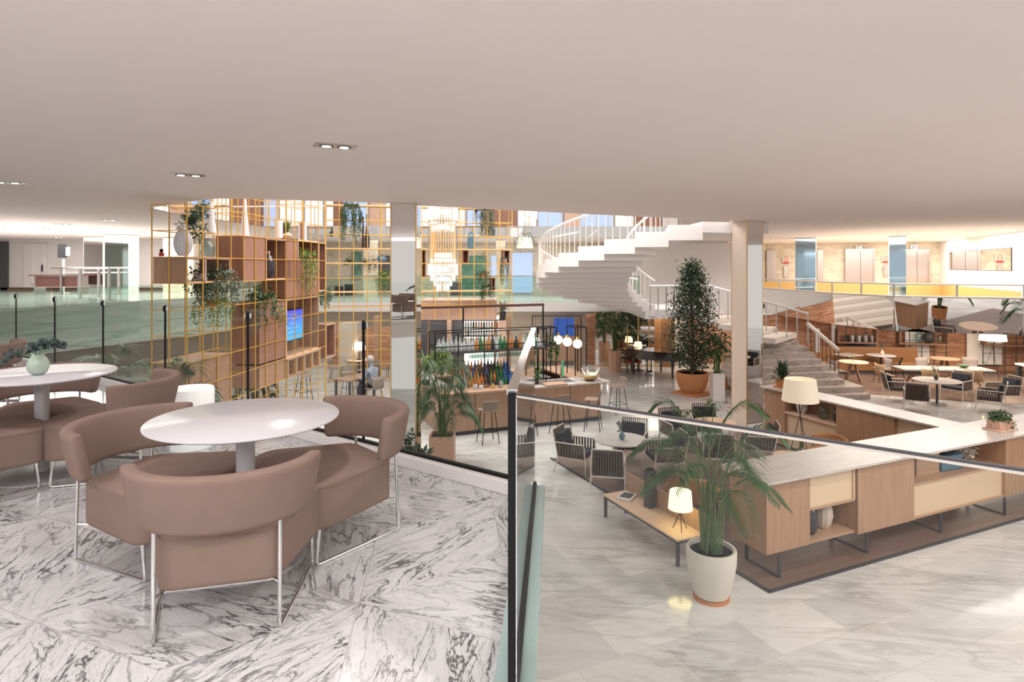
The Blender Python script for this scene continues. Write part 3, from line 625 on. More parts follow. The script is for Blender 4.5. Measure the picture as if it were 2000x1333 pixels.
w0, w1 = (20.33, 29.1), (16.93, 20.4); wa = math.atan2(w1[1]-w0[1], w1[0]-w0[0])
a = on_wall(w0, w1, 1856); b_ = on_wall(w0, w1, 1978); c = (a+b_)/2
t = thing('wall_mirror', 'long rectangular mirror on the white wall right of the elevators', 'mirror', (c.x, c.y, 4.25), wa)
hl = (b_-a).length/2; MB().bx((-hl, -.04, -.28), (hl, -.004, .52)).build('frame', 'charcoal', t); MB().bx((-hl+.015, -.046, -.265), (hl-.015, -.041, .505)).build('mirror_glass', 'mirror', t)
# ================= plants =================
def leafquad(mb, p, d, n, l, w):
    d = d.normalized(); s_ = d.cross(n)
    if s_.length < 1e-4: s_ = d.orthogonal()
    s_ = s_.normalized()*w/2; m_ = p+d*l*.45
    mb.add([p, m_+s_, p+d*l, m_-s_], [(0, 1, 2, 3)])
def frond(mb, mb2, base, az, ln, rise, droop, r_, nl=26, ll=.32, w=.022, sag=.5):
    dr = Vector((math.cos(az), math.sin(az), 0)); pts = []
    for i in range(13):
        t = i/12; pts.append(base+dr*(ln*t**1.15*.95)+Vector((0, 0, rise*math.sin(min(1, t*1.05)*math.pi*.62)-droop*t**3)))
    mb2.tube(pts, [.008*(1-.75*i/12)+.001 for i in range(13)], 5)
    side = dr.cross(Vector((0, 0, 1)))
    for i in range(nl):
        t = .25+.74*i/(nl-1); k = min(11, int(t*12)); f_ = t*12-k; p = pts[k].lerp(pts[k+1], f_); tg = (pts[k+1]-pts[k]).normalized()
        L_ = ll*math.sin(math.pi*min(.97, (t-.12)/.92))**.7*r_.uniform(.85, 1.1)+.04
        for sg in (-1, 1):
            d = tg*.75+side*sg*.85+Vector((0, 0, -.15))
            d.normalize(); n = Vector((0, 0, 1)); q = p+d*L_*.5; e = q+(d+Vector((0, 0, -sag))).normalized()*L_*.5; s_ = d.cross(n).normalized()*w/2
            mb.add([p, q-s_, q+s_, e], [(0, 1, 2), (1, 3, 2)])
def palm(label, loc, h, spread, n, pot, seed=1, trunkh=.9, ll=.32, w=.024, nl=26, name='palm', mt='leaf', cat='plant', group=None, clump=.07, low=.45, sag=.5, droop=.30):
    r_ = random.Random(seed); t = thing(name, label, cat, loc, 0, group); z0 = pot(t)
    mb = MB(); mb2 = MB(); mbs = MB()
    for i in range(n):
        az = 2.4*i+r_.uniform(-.3, .3); q = i/n; bz = z0; k = Vector((r_.uniform(-clump, clump), r_.uniform(-clump, clump), bz))
        sth = (h-z0)*(low+(.92-low)*q)*trunkh
        top = k+Vector((math.cos(az)*.10*(h-z0)*.5*(1-q*.6), math.sin(az)*.10*(h-z0)*.5*(1-q*.6), sth*.8))
        mbs.tube([k, (k+top)/2+Vector((0, 0, .02)), top], [.013, .011, .008], 6)
        frond(mb, mb2, top, az, spread*(1-.35*q)*r_.uniform(.85, 1.1), (h-z0)*.28*(.6+.7*q), (h-z0)*droop*(1-q*.8), r_, nl, ll*(h-z0)/1.7, w, sag)
    mbs.build('stem', 'stem_green', t); mb2.build('frond_rib', 'stem_green', t); mb.build('foliage', mt, t, smooth=0) 
    return t
def pot_lathe(prof, mt, soil=.9, n=28, saucer=None, flute=0, nf=0):
    def f(t):
        MB().lathe(prof+[(prof[-1][0]*.9, prof[-1][1]), (prof[-1][0]*.88, prof[-1][1]-.06)], n, flute=flute, nf=nf).build('pot', mt, t)
        z = prof[-1][1]-.05; MB().lathe([(.001, z), (prof[-1][0]*soil, z)], n).build('soil', 'soil', t)
        if saucer: MB().lathe([(saucer, 0), (saucer, .035), (saucer-.03, .035)], n).build('saucer', 'terracotta', t)
        return z
    return f
def pot_box(w, h, mt, top=None, hexa=0):
    def f(t):
        tw = top or w; n = hexa or 4; a0 = math.pi/4 if n == 4 else 0; k = 1/math.cos(math.pi/n) if n == 4 else 1
        ring = lambda r, z: [(r*k*math.cos(a0+2*math.pi*i/n), r*k*math.sin(a0+2*math.pi*i/n), z) for i in range(n)]
        vs = ring(w/2, 0)+ring(tw/2, h)+ring(tw/2-.03, h)+ring(tw/2-.03, h-.05); fs = [tuple(range(n))[::-1]]
        for b0 in (0, n, 2*n): fs += [(b0+i, b0+(i+1) % n, b0+n+(i+1) % n, b0+n+i) for i in range(n)]
        MB().add(vs, fs).build('pot', mt, t, smooth=20); MB().add(ring(tw/2-.028, h-.04), [tuple(range(n))]).build('soil', 'soil', t); return h-.04
    return f
def strands(mb, c, r, n, ln, r_, ls=.03, dens=26, spread=.3, up=.1):
    for i in range(n):
        a = r_.uniform(0, 6.28); rr = r*math.sqrt(r_.random()); p = Vector(c)+Vector((rr*math.cos(a), rr*math.sin(a), 0)); L_ = ln*r_.uniform(.35, 1)
        ph = r_.uniform(0, 6); out = Vector((math.cos(a), math.sin(a), 0))
        for k in range(max(4, int(dens*L_))):
            t = k/max(1, int(dens*L_)); q = p+out*(spread*r*min(1, t*4)*1.2)+Vector((.02*math.sin(ph+t*9), .02*math.cos(ph+t*7), up*math.sin(min(1, t*5)*math.pi)-L_*t))
            for j in range(2): leafquad(mb, q, Vector((r_.uniform(-1, 1), r_.uniform(-1, 1), r_.uniform(-1, .3))), Vector((r_.uniform(-1, 1), r_.uniform(-1, 1), 1)), ls*r_.uniform(.8, 1.6), ls*.55)
def tuft(mb, c, r, h, n, r_, w=.02, l=.3):
    for i in range(n):
        a = r_.uniform(0, 6.28); e = r_.uniform(.1, 1); d = Vector((math.cos(a)*e, math.sin(a)*e, 1.2-e)); p = Vector(c)+Vector((math.cos(a), math.sin(a), 0))*r*.3*r_.random()
        L_ = l*r_.uniform(.6, 1.1); q = p+d.normalized()*L_*.6; e2 = q+(d.normalized()+Vector((0, 0, -.6))).normalized()*L_*.45; s_ = d.cross(Vector((0, 0, 1))).normalized()*w/2
        mb.add([p, q-s_, q+s_, e2], [(0, 1, 2), (1, 3, 2)])
def bushy(mb, c, rad, n, r_, ls=.06, rz=None):
    for i in range(n):
        v = Vector((r_.gauss(0, 1), r_.gauss(0, 1), r_.gauss(0, 1))).normalized()*r_.random()**.4
        p = Vector(c)+Vector((v.x*rad[0], v.y*rad[1], v.z*rad[2])); leafquad(mb, p, v+Vector((r_.uniform(-.6, .6), r_.uniform(-.6, .6), r_.uniform(-.8, .3))), Vector((r_.uniform(-1, 1), r_.uniform(-1, 1), 1)), ls*r_.uniform(.7, 1.3), ls*.5)
def hanging(label, loc, r, ln, n=26, ls=.035, mt='leaf', pot=('terracotta', .09, .10), seed=1, top=60, name='trailing_plant', up=.08, group=None):
    r_ = random.Random(seed); t = thing(name, label, 'plant', loc, 0, group)
    if pot: MB().lathe([(pot[1]*.7, 0), (pot[1], pot[2])], 14).build('pot', pot[0], t)
    mb = MB(); z = pot[2] if pot else .05; strands(mb, (0, 0, z), r, n, ln, r_, ls, 30, .5, up)
    bushy(mb, (0, 0, z+.04), (r, r, r*.6), top, r_, ls*1.3); mb.build('foliage', mt, t, smooth=0); return t

# ================= gold wire shelving =================
GF = Vector((-5.27+.096*-1.48, 11.7+.995*-1.48, 0)); GF = Vector((-.529*10.35, 10.35, 0))
Gd = Vector((.0958, .9954, 0)); Gs = Vector((-.9954, .0958, 0)); G = .45; DEP = .63
ROW = lambda k: .22+.45*k
def GP(i, s, z): return GF+Gd*(i*G)+Gs*s+Vector((0, 0, z))
sh = thing('wire_shelving', 'tall gold wire lattice shelving receding from the ceiling edge to the television wall', 'shelving', (0, 0, 0))
GA = math.atan2(Gd.y, Gd.x)
def solid(a, b_, mt, name, parent, **k):      # box in lattice coordinates (i, s, z)
    c = (Vector(a)+Vector(b_))/2; p = GP(c[0], c[1], c[2]); return MB().box(p, (abs(a[0]-b_[0])*G, abs(a[1]-b_[1]), abs(a[2]-b_[2])), GA).build(name, mt, parent, smooth=20, **k)
for i in range(14):
    top = 5.17 if i < 2 else 6.52
    for s_ in (0, DEP/2 if i == 0 else None, DEP):
        if s_ is None: continue
        p = GP(i, s_, 0); MB().bx((p.x-.008, p.y-.008, 0), (p.x+.008, p.y+.008, top)).build('upright', 'gold', sh)
for k in range(0, 15):
    i0 = 0 if k < 12 else 2
    for s_ in (0, DEP): MB().bar(GP(i0, s_, ROW(k)), GP(13, s_, ROW(k)), .013).build('rail', 'gold', sh)
for k in range(1, 15, 1):
    for i in range(0 if k < 12 else 2, 14, 2): MB().bar(GP(i, 0, ROW(k)), GP(i, DEP, ROW(k)), .012).build('cross_bar', 'gold', sh)
def gbox(label, i0, i1, z0, z1, mt='oak_red', s0=0.02, s1=DEP-.02, openf=True, back=True, name='display_box', th=.03, lip='oak_pale', ends=(True, True), cat='shelf box'):
    c = GP((i0+i1)/2, (s0+s1)/2, z0); t = thing(name, label, cat, c, GA); w = (i1-i0)*G/2-.006; d = (s1-s0)/2
    # local y negative = towards the atrium floor (front, s=0 side)
    h = z1-z0
    MB().bx((-w, -d, 0), (w, d, th)).build('bottom_panel', mt, t); MB().bx((-w, -d, h-th), (w, d, h)).build('top_panel', mt, t)
    if ends[0]: MB().bx((-w, -d, th), (-w+th, d, h-th)).build('side_panel', mt, t)
    if ends[1]: MB().bx((w-th, -d, th), (w, d, h-th)).build('side_panel', mt, t)
    if back: MB().bx((-w+th, d-.02, th), (w-th, d, h-th)).build('back_panel', mt, t)
    if not openf: MB().bx((-w, -d-.004, 0), (w, -d+.02, h)).build('front_panel', mt, t)
    else:
        e = MB(); e.bx((-w, -d-.006, 0), (w, -d, th)); e.bx((-w, -d-.006, h-th), (w, -d, h)); e.bx((-w, -d-.006, th), (-w+th, -d, h-th)); e.bx((w-th, -d-.006, th), (w, -d, h-th)); e.build('edge_strip', lip, t)
    return t
a0 = gbox('red oak box with closed end facing the camera, under the white ribbed vase', 0, 1.15, ROW(8), ROW(9), 'oak', ends=(True, False), back=False)
gbox('open red oak box holding dark trailing plants beside the closed end box', 1.2, 3, ROW(8), ROW(9), back=False, ends=(False, True))
gbox('closed red oak cube under the tall white cone in the gold shelving', 4.1, 6, ROW(8), ROW(10), openf=False)
gbox('open pale edged display box holding the big dark glass bottle', 6.05, 8.1, ROW(8), ROW(10), lip='oak_pale')
gbox('closed oak cabinet between the bottle box and the hanging green plant', 8.15, 9.4, ROW(8), ROW(10), openf=False)
gbox('open oak box with bright green trailing plant near the right end of the shelving', 9.45, 12.1, ROW(9), ROW(10)+.04)
gbox('closed oak panel box below the green trailing plant', 8.15, 12.1, ROW(7)+.02, ROW(9)-.01, openf=False)
gbox('tall narrow open oak box at the right end of the gold shelving', 12.15, 13.2, ROW(7)+.1, ROW(10)+.02)
gbox('low oak cabinet with closed front standing left of the television wall', .2, 3, ROW(3), ROW(5), 'oak', openf=False)
tv = gbox('tall oak television niche in the gold shelving', 8.1, 12.1, ROW(4), ROW(7), 'oak', th=.04, name='television_niche', cat='cabinet', s1=DEP-.1)
MB().bx((-.95, -.31, -.03), (.95, .24, .0)).build('shelf', 'oak_light', tv)
cb = thing('cubby_shelf', 'row of four open oak cubbies below the television', 'shelf', GP(10.1, DEP/2-.05, ROW(3)), GA)
MB().bx((-.9, -.3, 0), (.9, .27, .03)).build('bottom_panel', 'oak', cb); MB().bx((-.9, -.3, .39), (.9, .27, .415)).build('top_panel', 'oak', cb); MB().bx((-.9, .25, .03), (.9, .27, .39)).build('back_panel', 'oak_red', cb)
for k in range(5): MB().bx((-.9+k*.443, -.3, .03), (-.87+k*.443, .25, .39)).build('divider', 'oak_light', cb)
gbox('closed oak cabinet left of the television niche', 5.4, 8.05, ROW(4)+.05, ROW(7), 'oak_red', openf=False)
gbox('closed oak drawer unit left of the four cubbies', 5.4, 8.05, ROW(3), ROW(4)+.02, 'oak', openf=False)
gbox('oak desk return box right of the television wall', 13.2, 14.6, ROW(3)+.1, ROW(5)+.1, 'oak_red')
t = thing('television', 'flat television with a blue news screen in the oak niche', 'television', GP(9.85, .30, 2.70), GA)
MB().bx((-.66, -.03, -.38), (.66, .03, .38)).build('casing', 'black', t, bevel=.008); sc = MB().bx((-.64, -.034, -.36), (.64, -.0305, .36)).build('screen', 'screen_blue', t)
mb = MB(); r_ = random.Random(4)
for k in range(6):
    z = .24-k*.105; x = -.45
    while x < .3: w = r_.uniform(.04, .12); mb.bx((x, -.0365, z), (x+w, -.0345, z+.022)) if r_.random() < .6 else None; x += w+.03
mb.build('caption_lines', 'paper', sc)

# second lattice, frontal, further back
w0_, w1_ = Vector((-5.75, 18.9, 0)), Vector((0.0, 20.3, 0)); Wd = (w1_-w0_).normalized(); Ws = Vector((-Wd.y, Wd.x, 0)); WL = (w1_-w0_).length; WA = math.atan2(Wd.y, Wd.x)
WR = lambda k: 4.59+.45*(k-9)+.07
sh2 = thing('wire_shelving', 'wide gold wire lattice shelving facing the camera behind the chandelier', 'shelving', (0, 0, 0))
WP = lambda d, s_, z: w0_+Wd*d+Ws*s_+Vector((0, 0, z))
n2 = 14
for i in range(n2+1):
    d = WL*i/n2
    for s_ in (0, .45):
        if s_ and i % 2: continue
        p = WP(d, s_, 0); MB().bx((p.x-.010, p.y-.010, 0 if i < 5 else 2.4), (p.x+.010, p.y+.010, 6.6)).build('upright', 'gold', sh2)
for k in range(5, 14):
    if k in (10,): pass
    for s_ in (0, .45): MB().bar(WP(0, s_, WR(k)), WP(WL, s_, WR(k)), .016 if s_ else .02).build('rail', 'gold', sh2)
for k in range(0, 5): MB().bar(WP(0, 0, WR(k)+.0), WP(WL*5/n2, 0, WR(k)), .016).build('rail', 'gold', sh2)
for k in (9, 8, 6, 12): 
    x1 = WL if k != 8 else WL*.33
    c = WP((0+x1)/2, .22, WR(k)+.02); MB().box(c, (x1, .44, .02), WA).build('shelf_board', 'oak_pale', sh2)
def wbox(label, d0, d1, k0, k1, mt='oak_red'):
    c = WP((d0+d1)/2, .22, WR(k0)); t = thing('display_box', label, 'shelf box', c, WA); w = (d1-d0)/2; h = WR(k1)-WR(k0)
    MB().bx((-w, -.2, .012), (w, .2, .035)).build('bottom_panel', mt, t); MB().bx((-w, -.2, h-.04), (w, .2, h-.012)).build('top_panel', mt, t); MB().bx((-w, -.2, .04), (-w+.03, .2, h-.04)).build('side_panel', mt, t); MB().bx((w-.03, -.2, .04), (w, .2, h-.04)).build('side_panel', mt, t); MB().bx((-w+.03, .18, .04), (w-.03, .2, h-.04)).build('back_panel', mt, t)
xw = lambda x: (lambda q: (q[0]-w0_.x)*Wd.x+(q[1]-w0_.y)*Wd.y)(on_wall((w0_.x, w0_.y), (w1_.x, w1_.y), x))
MB().box(WP((xw(820)+xw(834))/2, .22, WR(7)), (xw(834)-xw(820), .44, .02), WA).build('shelf_board', 'oak_pale', sh2)
wbox('narrow oak box in the frontal gold shelving just right of the mirrored column', xw(822), xw(832), 7, 9)
wbox('small oak box in the frontal shelving under the grey glass jar', xw(903), xw(916), 8, 9)
wbox('oak box at the right end of the frontal gold shelving', xw(984), xw(996), 8, 9)
wbox('oak box low in the frontal gold shelving by the white potted trailing plant', xw(960), xw(968), 6, 7)

# ---------------- vases and ornaments on the shelving ----------------
def vase(name, label, loc, prof, mt, n=28, flute=0, nf=0, cat='vase', group=None, extra=None):
    t = thing(name, label, cat, loc, 0, group); MB().lathe(prof, n if not nf else nf*4, flute=flute, nf=nf).build('body', mt, t, smooth=50)
    if extra: extra(t)
    return t
def egg(r, h, neck=.25, foot=.5, steps=12):
    return [(r*foot, 0)]+[(r*math.sin(math.pi*(.16+.80*i/steps))**.85, h*i/steps) for i in range(1, steps)]+[(r*neck, h), (r*neck*.9, h+.001)]
p = GP(.35, .30, ROW(9)+.02)
p = D(342, 505, 10.2); vase('ribbed_vase', 'large white ribbed egg shaped vase on top of the oak end box', (p.x, p.y+.25, ROW(9)+.02), [(.07, 0), (.115, .08), (.142, .18), (.14, .27), (.105, .38), (.06, .45), (.032, .50), (.028, .55), (.024, .55)], 'ceramic_white', flute=.05, nf=14, extra=lambda t: MB().lathe([(.03, .545), (.036, .556), (.02, .556)], 16).build('rim', 'ceramic_blue', t))
p = D(302, 503, 10.2); t = thing('figurine', 'tiny dark and red figurine on the oak end box left of the ribbed vase', 'figurine', (p.x, p.y+.2, ROW(9)+.015)); MB().lathe([(.035, 0), (.045, .03), (.03, .06), (.02, .07)], 12).build('body', 'red', t); MB().sph((0, 0, .095), .03).build('head', 'black', t)
p = GP(2.4, .3, ROW(9)+.02); vase('glass_demijohn', 'clear greenish glass demijohn standing on the open oak box', p, [(.10, 0), (.125, .03), (.13, .16), (.11, .22), (.05, .28), (.035, .31), (.04, .34), (.03, .34)], 'glass_item')
p = GP(5.3, .3, ROW(10)+.02); vase('cone_vase', 'tall slender white cone ornament on the closed red oak cube', p, [(.09, 0), (.085, .05), (.05, .45), (.032, .8), (.03, .83), (.02, .83)], 'ceramic_white', cat='ornament')
p = GP(3.4, .5, ROW(10)+.02); vase('cone_vase', 'second white cone ornament farther left in the gold shelving', p, [(.09, 0), (.05, .3), (.03, .62), (.02, .62)], 'ceramic_white', cat='ornament')
p = GP(7.0, .18, ROW(8)+.045); vase('glass_bottle', 'big dark glass bottle with cork stopper in the pale edged box', p, [(.08, 0), (.13, .06), (.15, .2), (.135, .34), (.08, .46), (.045, .5), (.04, .52)], 'ceramic_dark', cat='bottle', extra=lambda t: MB().lathe([(.032, .515), (.04, .59), (.001, .59)], 16).build('cork', 'oak_pale', t))
for i_, s_, h_, w_, mt, lab in ((8.6, .3, .42, .09, 'ceramic_white', 'white cylinder vase on top of the closed oak cabinet'), (9.5, .35, .38, .08, 'charcoal', 'dark cylinder vase on top of the oak boxes'), (11.4, .3, .46, .10, 'ceramic_white', 'wider white cylinder vase near the right end of the oak boxes'), (10.9, .2, .46, .05, 'oak_red', 'thin red brown pillar ornament beside the wide white cylinder vase')):
    vase('cylinder_vase', lab, GP(i_, s_, ROW(10)+.05), [(w_, 0), (w_, h_), (w_*.85, h_), (w_*.8, h_-.05)], mt)
t = thing('potted_grass', 'upright green grass in a squat clay pot on the oak boxes', 'plant', GP(9.0, .18, ROW(10)+.05)); MB().lathe([(.12, 0), (.14, .07), (.05, .13), (.04, .14)], 16).build('pot', 'pink_clay', t)
mb = MB(); r_ = random.Random(2); [leafquad(mb, Vector((0, 0, .12)), Vector((r_.uniform(-.3, .3), r_.uniform(-.3, .3), 1)), Vector((r_.random(), 1, 0)), .34*r_.uniform(.7, 1.1), .02) for _ in range(60)]; mb.build('foliage', 'leaf_light', t, smooth=0)
# plants in first lattice
hanging('dark leafy plant spilling out of the open oak box', GP(1.75, .22, ROW(8)+.04), .24, .45, 34, .05, 'leaf_dark', ('ceramic_white', .12, .12), 3, 160, up=.1)
hanging('grey green fern cascading from the right half of the open oak box', GP(2.45, .10, ROW(8)+.04), .26, .62, 60, .05, 'leaf_grey', ('terracotta', .1, .1), 5, 150, up=.12)
hanging('yellow green trailing plant on the lattice below the open oak box', GP(2.1, .12, ROW(7)+.02), .24, .5, 40, .045, 'leaf_light', ('terracotta', .13, .1), 6, 150)
hanging('green plant hanging from the top of the lattice at the ceiling edge', GP(1.3, .3, 4.86), .16, .55, 34, .045, 'leaf', ('charcoal', .1, .1), 7, 140)
t = thing('air_plant', 'grey blue spiky air plant under the ceiling edge', 'plant', GP(1.35, .15, 4.88)); mb = MB(); tuft(mb, (0, 0, .1), .15, .2, 60, random.Random(3), .02, .26); mb.build('foliage', 'leaf_grey', t, smooth=0)
hanging('bright green plant draping from the open box near the shelving end', GP(10.0, .05, ROW(9)+.05), .2, 1.05, 40, .045, 'leaf_light', ('terracotta', .09, .08), 8, 130)
hanging('short green plant hanging right of the bright green one in the same box', GP(11.3, .06, ROW(9)+.05), .14, .6, 24, .045, 'leaf_light', ('terracotta', .07, .08), 9, 80)
hanging('dark and bright green bushy plant beside the television niche', GP(6.0, .1, ROW(7)+.03), .26, .8, 50, .05, 'leaf', ('charcoal', .12, .1), 10, 200)
hanging('dry straw coloured hanging plant on a wire left of the television', GP(7.6, .02, ROW(6)+.15), .07, .45, 18, .03, 'leaf_light', None, 12, 20)
hanging('small green trailing plant at the right edge of the oak boxes', GP(13.4, .05, ROW(7)+.06), .10, .55, 26, .045, 'leaf', ('pink_clay', .06, .06), 13, 40)
# frontal lattice ornaments
def wp(x, k, s_=.2): return WP(xw(x), s_, WR(k)+.032)
vase('club_vase', 'tall dark aubergine bottle vase with long thin neck', wp(717, 9, .1), [(.07, 0), (.09, .15), (.085, .3), (.045, .5), (.022, .68), (.018, .85), (.03, 1.02), (.03, 1.06)], 'ceramic_dark')
vase('club_vase', 'slim brown neck vase behind the tall aubergine one', wp(709, 9, .38), [(.04, 0), (.05, .1), (.03, .5), (.022, .8), (.035, 1.0)], 'desk_brown')
vase('flat_pot', 'flat blue ribbed pot on the middle shelf left of the mirrored column', wp(746, 8), [(.05, 0), (.13, .06), (.155, .12), (.13, .18), (.05, .22), (.03, .24), (.04, .26), (.03, .26)], 'ceramic_blue', flute=.03, nf=16)
vase('glass_jar', 'tall blue grey glass jar with several short necks on the top shelf', wp(922, 9), [(.10, 0), (.115, .03), (.115, .45), (.09, .5), (.05, .53), (.05, .56)], 'ceramic_blue', flute=.03, nf=8)
hanging('green and grey plant hanging at the ceiling edge above the dark club vase', WP(xw(686), .1, 5.9), .22, 1.2, 60, .05, 'leaf', ('ceramic_sand', .13, .14), 20, 160)
hanging('long grey leaved plant hanging right of the chandelier', WP(xw(952), .1, 5.95), .16, .85, 50, .045, 'leaf_grey', ('charcoal', .12, .1), 21, 90)
hanging('small dark vine hanging right beside the chandelier', WP(xw(932), .2, 5.9), .07, .6, 12, .04, 'leaf_dark', ('charcoal', .06, .06), 22, 10)
hanging('white potted plant trailing green leaves low on the frontal shelving', wp(952, 6, .1), .15, .5, 44, .045, 'leaf', ('ceramic_white', .1, .12), 23, 120)
hanging('mottled plant on the middle shelf right of the chandelier', wp(944, 7, .1), .18, .45, 34, .045, 'leaf_dark', ('terracotta', .09, .1), 24, 110)
hanging('tall plant trailing down the right end of the frontal shelving', wp(987, 8, .1), .10, .95, 34, .04, 'leaf_grey', ('oak_pale', .09, .12), 25, 60)
hanging('small rosette plant in a round grey pot on the middle shelf', wp(683, 8), .12, .2, 18, .04, 'leaf', ('charcoal', .08, .08), 26, 70)
hanging('fern like plant drooping from the middle shelf beside the rosette', wp(712, 8), .13, .42, 30, .04, 'leaf_grey', ('charcoal', .05, .05), 27, 60)
hanging('tiny plant in a clay pot left of the flat blue pot', wp(731, 8), .05, .3, 14, .035, 'leaf_grey', ('pink_clay', .06, .06), 28, 24)
hanging('spider plant with striped leaves next to the mirrored column', wp(750, 7, .1), .18, .7, 40, .045, 'leaf_light', ('charcoal', .10, .1), 29, 110)
vase('glass_bulb', 'clear glass bulb hanging in the frontal gold shelving', WP(xw(689), .1, 3.62), [(.03, 0), (.08, .06), (.08, .14), (.02, .24), (.015, .42)], 'glass_item', cat='ornament')

# ---------------- chandelier ----------------
def chandelier(label, loc, tiers, top, sc=1.0):
    t = thing('chandelier', label, 'chandelier', loc)
    for r0, z1, z0, mt in tiers:
        n = max(18, int(r0*100)); mb = MB()
        for k in range(n):
            a = 2*math.pi*k/n; mb.tube([(r0*math.cos(a), r0*math.sin(a), z0), (r0*math.cos(a), r0*math.sin(a), z1)], .0085, 5)
        mb.build('crystal_tier', mt, t)
        h = MB().lathe([(r0-.012, z1), (r0+.012, z1), (r0+.012, z1+.012), (r0-.012, z1+.012)], 32).build('ring', 'brass', t)
    MB().tube([(0, 0, tiers[-1][2]+.1), (0, 0, top)], .02, 8).build('stem', 'brass', t)
    return t
mat('crystal_lit', (.9, .88, .86), .15, emit=(1, .95, .92), es=.75); mat('amber_rod', (.8, .55, .3), .2, emit=(1, .7, .4), es=.25); mat('lamp_core', (1, 1, 1), .3, emit=(1, .93, .85), es=2.5)
Zc = 15.5; k_ = Zc/F; zz = lambda y: EYE-(y-HY)*k_
c = D(865, 500, Zc)
tiers = [(26*k_, zz(385), zz(408), 'crystal_lit'), (28.5*k_, zz(404), zz(432), 'crystal_lit'), (23*k_, zz(428), zz(452), 'crystal_lit'), (15*k_, zz(450), zz(497), 'crystal'), (24*k_, zz(440), zz(520), 'amber_rod'), (28*k_, zz(432), zz(522), 'crystal'), (17*k_, zz(494), zz(512), 'crystal_lit'), (24*k_, zz(505), zz(522), 'crystal_lit'), (28.5*k_, zz(516), zz(538), 'crystal_lit'), (23.5*k_, zz(535), zz(549), 'crystal_lit'), (17.5*k_, zz(547), zz(559), 'crystal_lit'), (12*k_, zz(556), zz(569), 'crystal_lit'), (7.5*k_, zz(566), zz(580), 'crystal')]
t = chandelier('long tiered crystal rod chandelier hanging through the ceiling opening', (c.x, c.y, 0), tiers, 12.19)
for y in (415, 445, 500, 527, 545): MB().lathe([(.001, zz(y)-.06), (13*k_, zz(y)-.03), (13*k_, zz(y)+.03), (.001, zz(y)+.06)], 20).build('lamp_cluster', 'lamp_core', t)
k2 = 19/F; c2 = D(1032, 440, 19); z2 = lambda y: EYE-(y-HY)*k2
t = chandelier('smaller crystal chandelier farther back at the ceiling edge left of the staircase', (c2.x, c2.y, 0), [(17*k2, z2(400), z2(428), 'crystal_lit'), (12*k2, z2(424), z2(440), 'crystal_lit'), (7*k2, z2(436), z2(448), 'crystal')], 12.19)
MB().lathe([(.001, z2(422)), (8*k2, z2(418)), (.001, z2(412))], 16).build('lamp_cluster', 'lamp_core', t)
c3 = D(1025, 478, 21.5); t = thing('chandelier', 'brass and crystal drum lamp with trailing leaves left of the stair rail', 'chandelier', (c3.x, c3.y, c3.z-.13)); MB().lathe([(.3, 0), (.22, .38), (.2, .38)], 24).build('lamp_shade', 'lamp_shade', t); mb = MB(); strands(mb, (0, 0, .5), .28, 26, .5, random.Random(4), .05); mb.build('foliage', 'leaf_grey', t, smooth=0); MB().tube([(0, 0, .38), (0, 0, 12.19-c3.z+.13)], .012).build('stem', 'brass', t)
# ficus tree and lobby palms
r_ = random.Random(11); t = thing('ficus_tree', 'tall dark green ficus tree in a big terracotta pot in the middle of the lobby', 'tree', (5.84, 19.9, 0))
MB().lathe([(.33, .06), (.42, .2), (.50, .45), (.52, .66), (.50, .70), (.46, .70), (.45, .62)], 32).build('pot', 'terracotta', t); MB().box((0, 0, .03), (.95, .95, .055), R(38)).build('saucer', 'terracotta', t, bevel=.006); MB().lathe([(.001, .64), (.46, .64)], 24).build('soil', 'soil', t)
mb = MB(); mt_ = MB(); mt_.tube([(0, 0, .6), (.03, .02, 1.6), (-.02, 0, 2.8), (0, 0, 4.2)], [.06, .05, .035, .01], 8)
for i in range(130):
    z = .85+3.3*(i/130); a = i*2.4; q_ = (z-.85)/3.3; rr = .12+.78*(math.sin(math.pi*min(1, q_*.93+.07)**.78))**.75*(1.08-.30*q_)
    e = Vector((math.cos(a)*rr*.85, math.sin(a)*rr*.85, z+.1)); mt_.tube([(0, 0, z-.2), e], [.012, .004], 4)
    for j in range(62):
        q = Vector((0, 0, z)).lerp(e, r_.uniform(.3, 1.12))+Vector((r_.gauss(0, .11), r_.gauss(0, .11), r_.gauss(0, .12)))
        leafquad(mb, q, Vector((r_.uniform(-1, 1), r_.uniform(-1, 1), r_.uniform(-1.3, .2))), Vector((r_.uniform(-1, 1), r_.uniform(-1, 1), 1)), .10, .045)
mt_.build('trunk', 'bark', t); mb.build('foliage', 'leaf_dark', t, smooth=0)
palm('palm in a tall octagonal peach pot in front of the gold mullioned glass', (4.02, 24.0, 0), 2.7, .8, 22, pot_lathe([(.24, 0), (.25, .85)], 'pink_clay', n=8), 31, .7, .30, .034, 24, droop=.15)
palm('lush palm in a tall square white planter left of the beige column', (6.45, 19.3, 0), 2.2, .55, 22, pot_box(.36, .78, 'white_paint'), 32, .75, .28, .03, 24, droop=.14)
palm('areca palm in a white fluted pot at the corner of the parquet rug', (2.47, 7.62, 0), 2.75, 1.0, 19, pot_lathe([(.17, .03), (.205, .05), (.265, .25), (.30, .45), (.305, .60), (.295, .62)], 'cream_pot', saucer=.22), 33, .74, .23, .017, 34, clump=.10, low=.46, sag=.5, droop=.20)
palm('grey green palm in a square clay planter behind the glass railing', (-1.45, 12.8, 0), 2.6, .72, 26, pot_box(.50, .62, 'pink_clay'), 34, .66, .30, .022, 28, low=.25, droop=.24)
palm('dark leafy palm seen through the gold lattice', (-6.35, 15.2, 0), 2.3, .6, 18, pot_lathe([(.2, 0), (.25, .4)], 'charcoal'), 35, .6, .36, .035, 22, mt='leaf_dark')
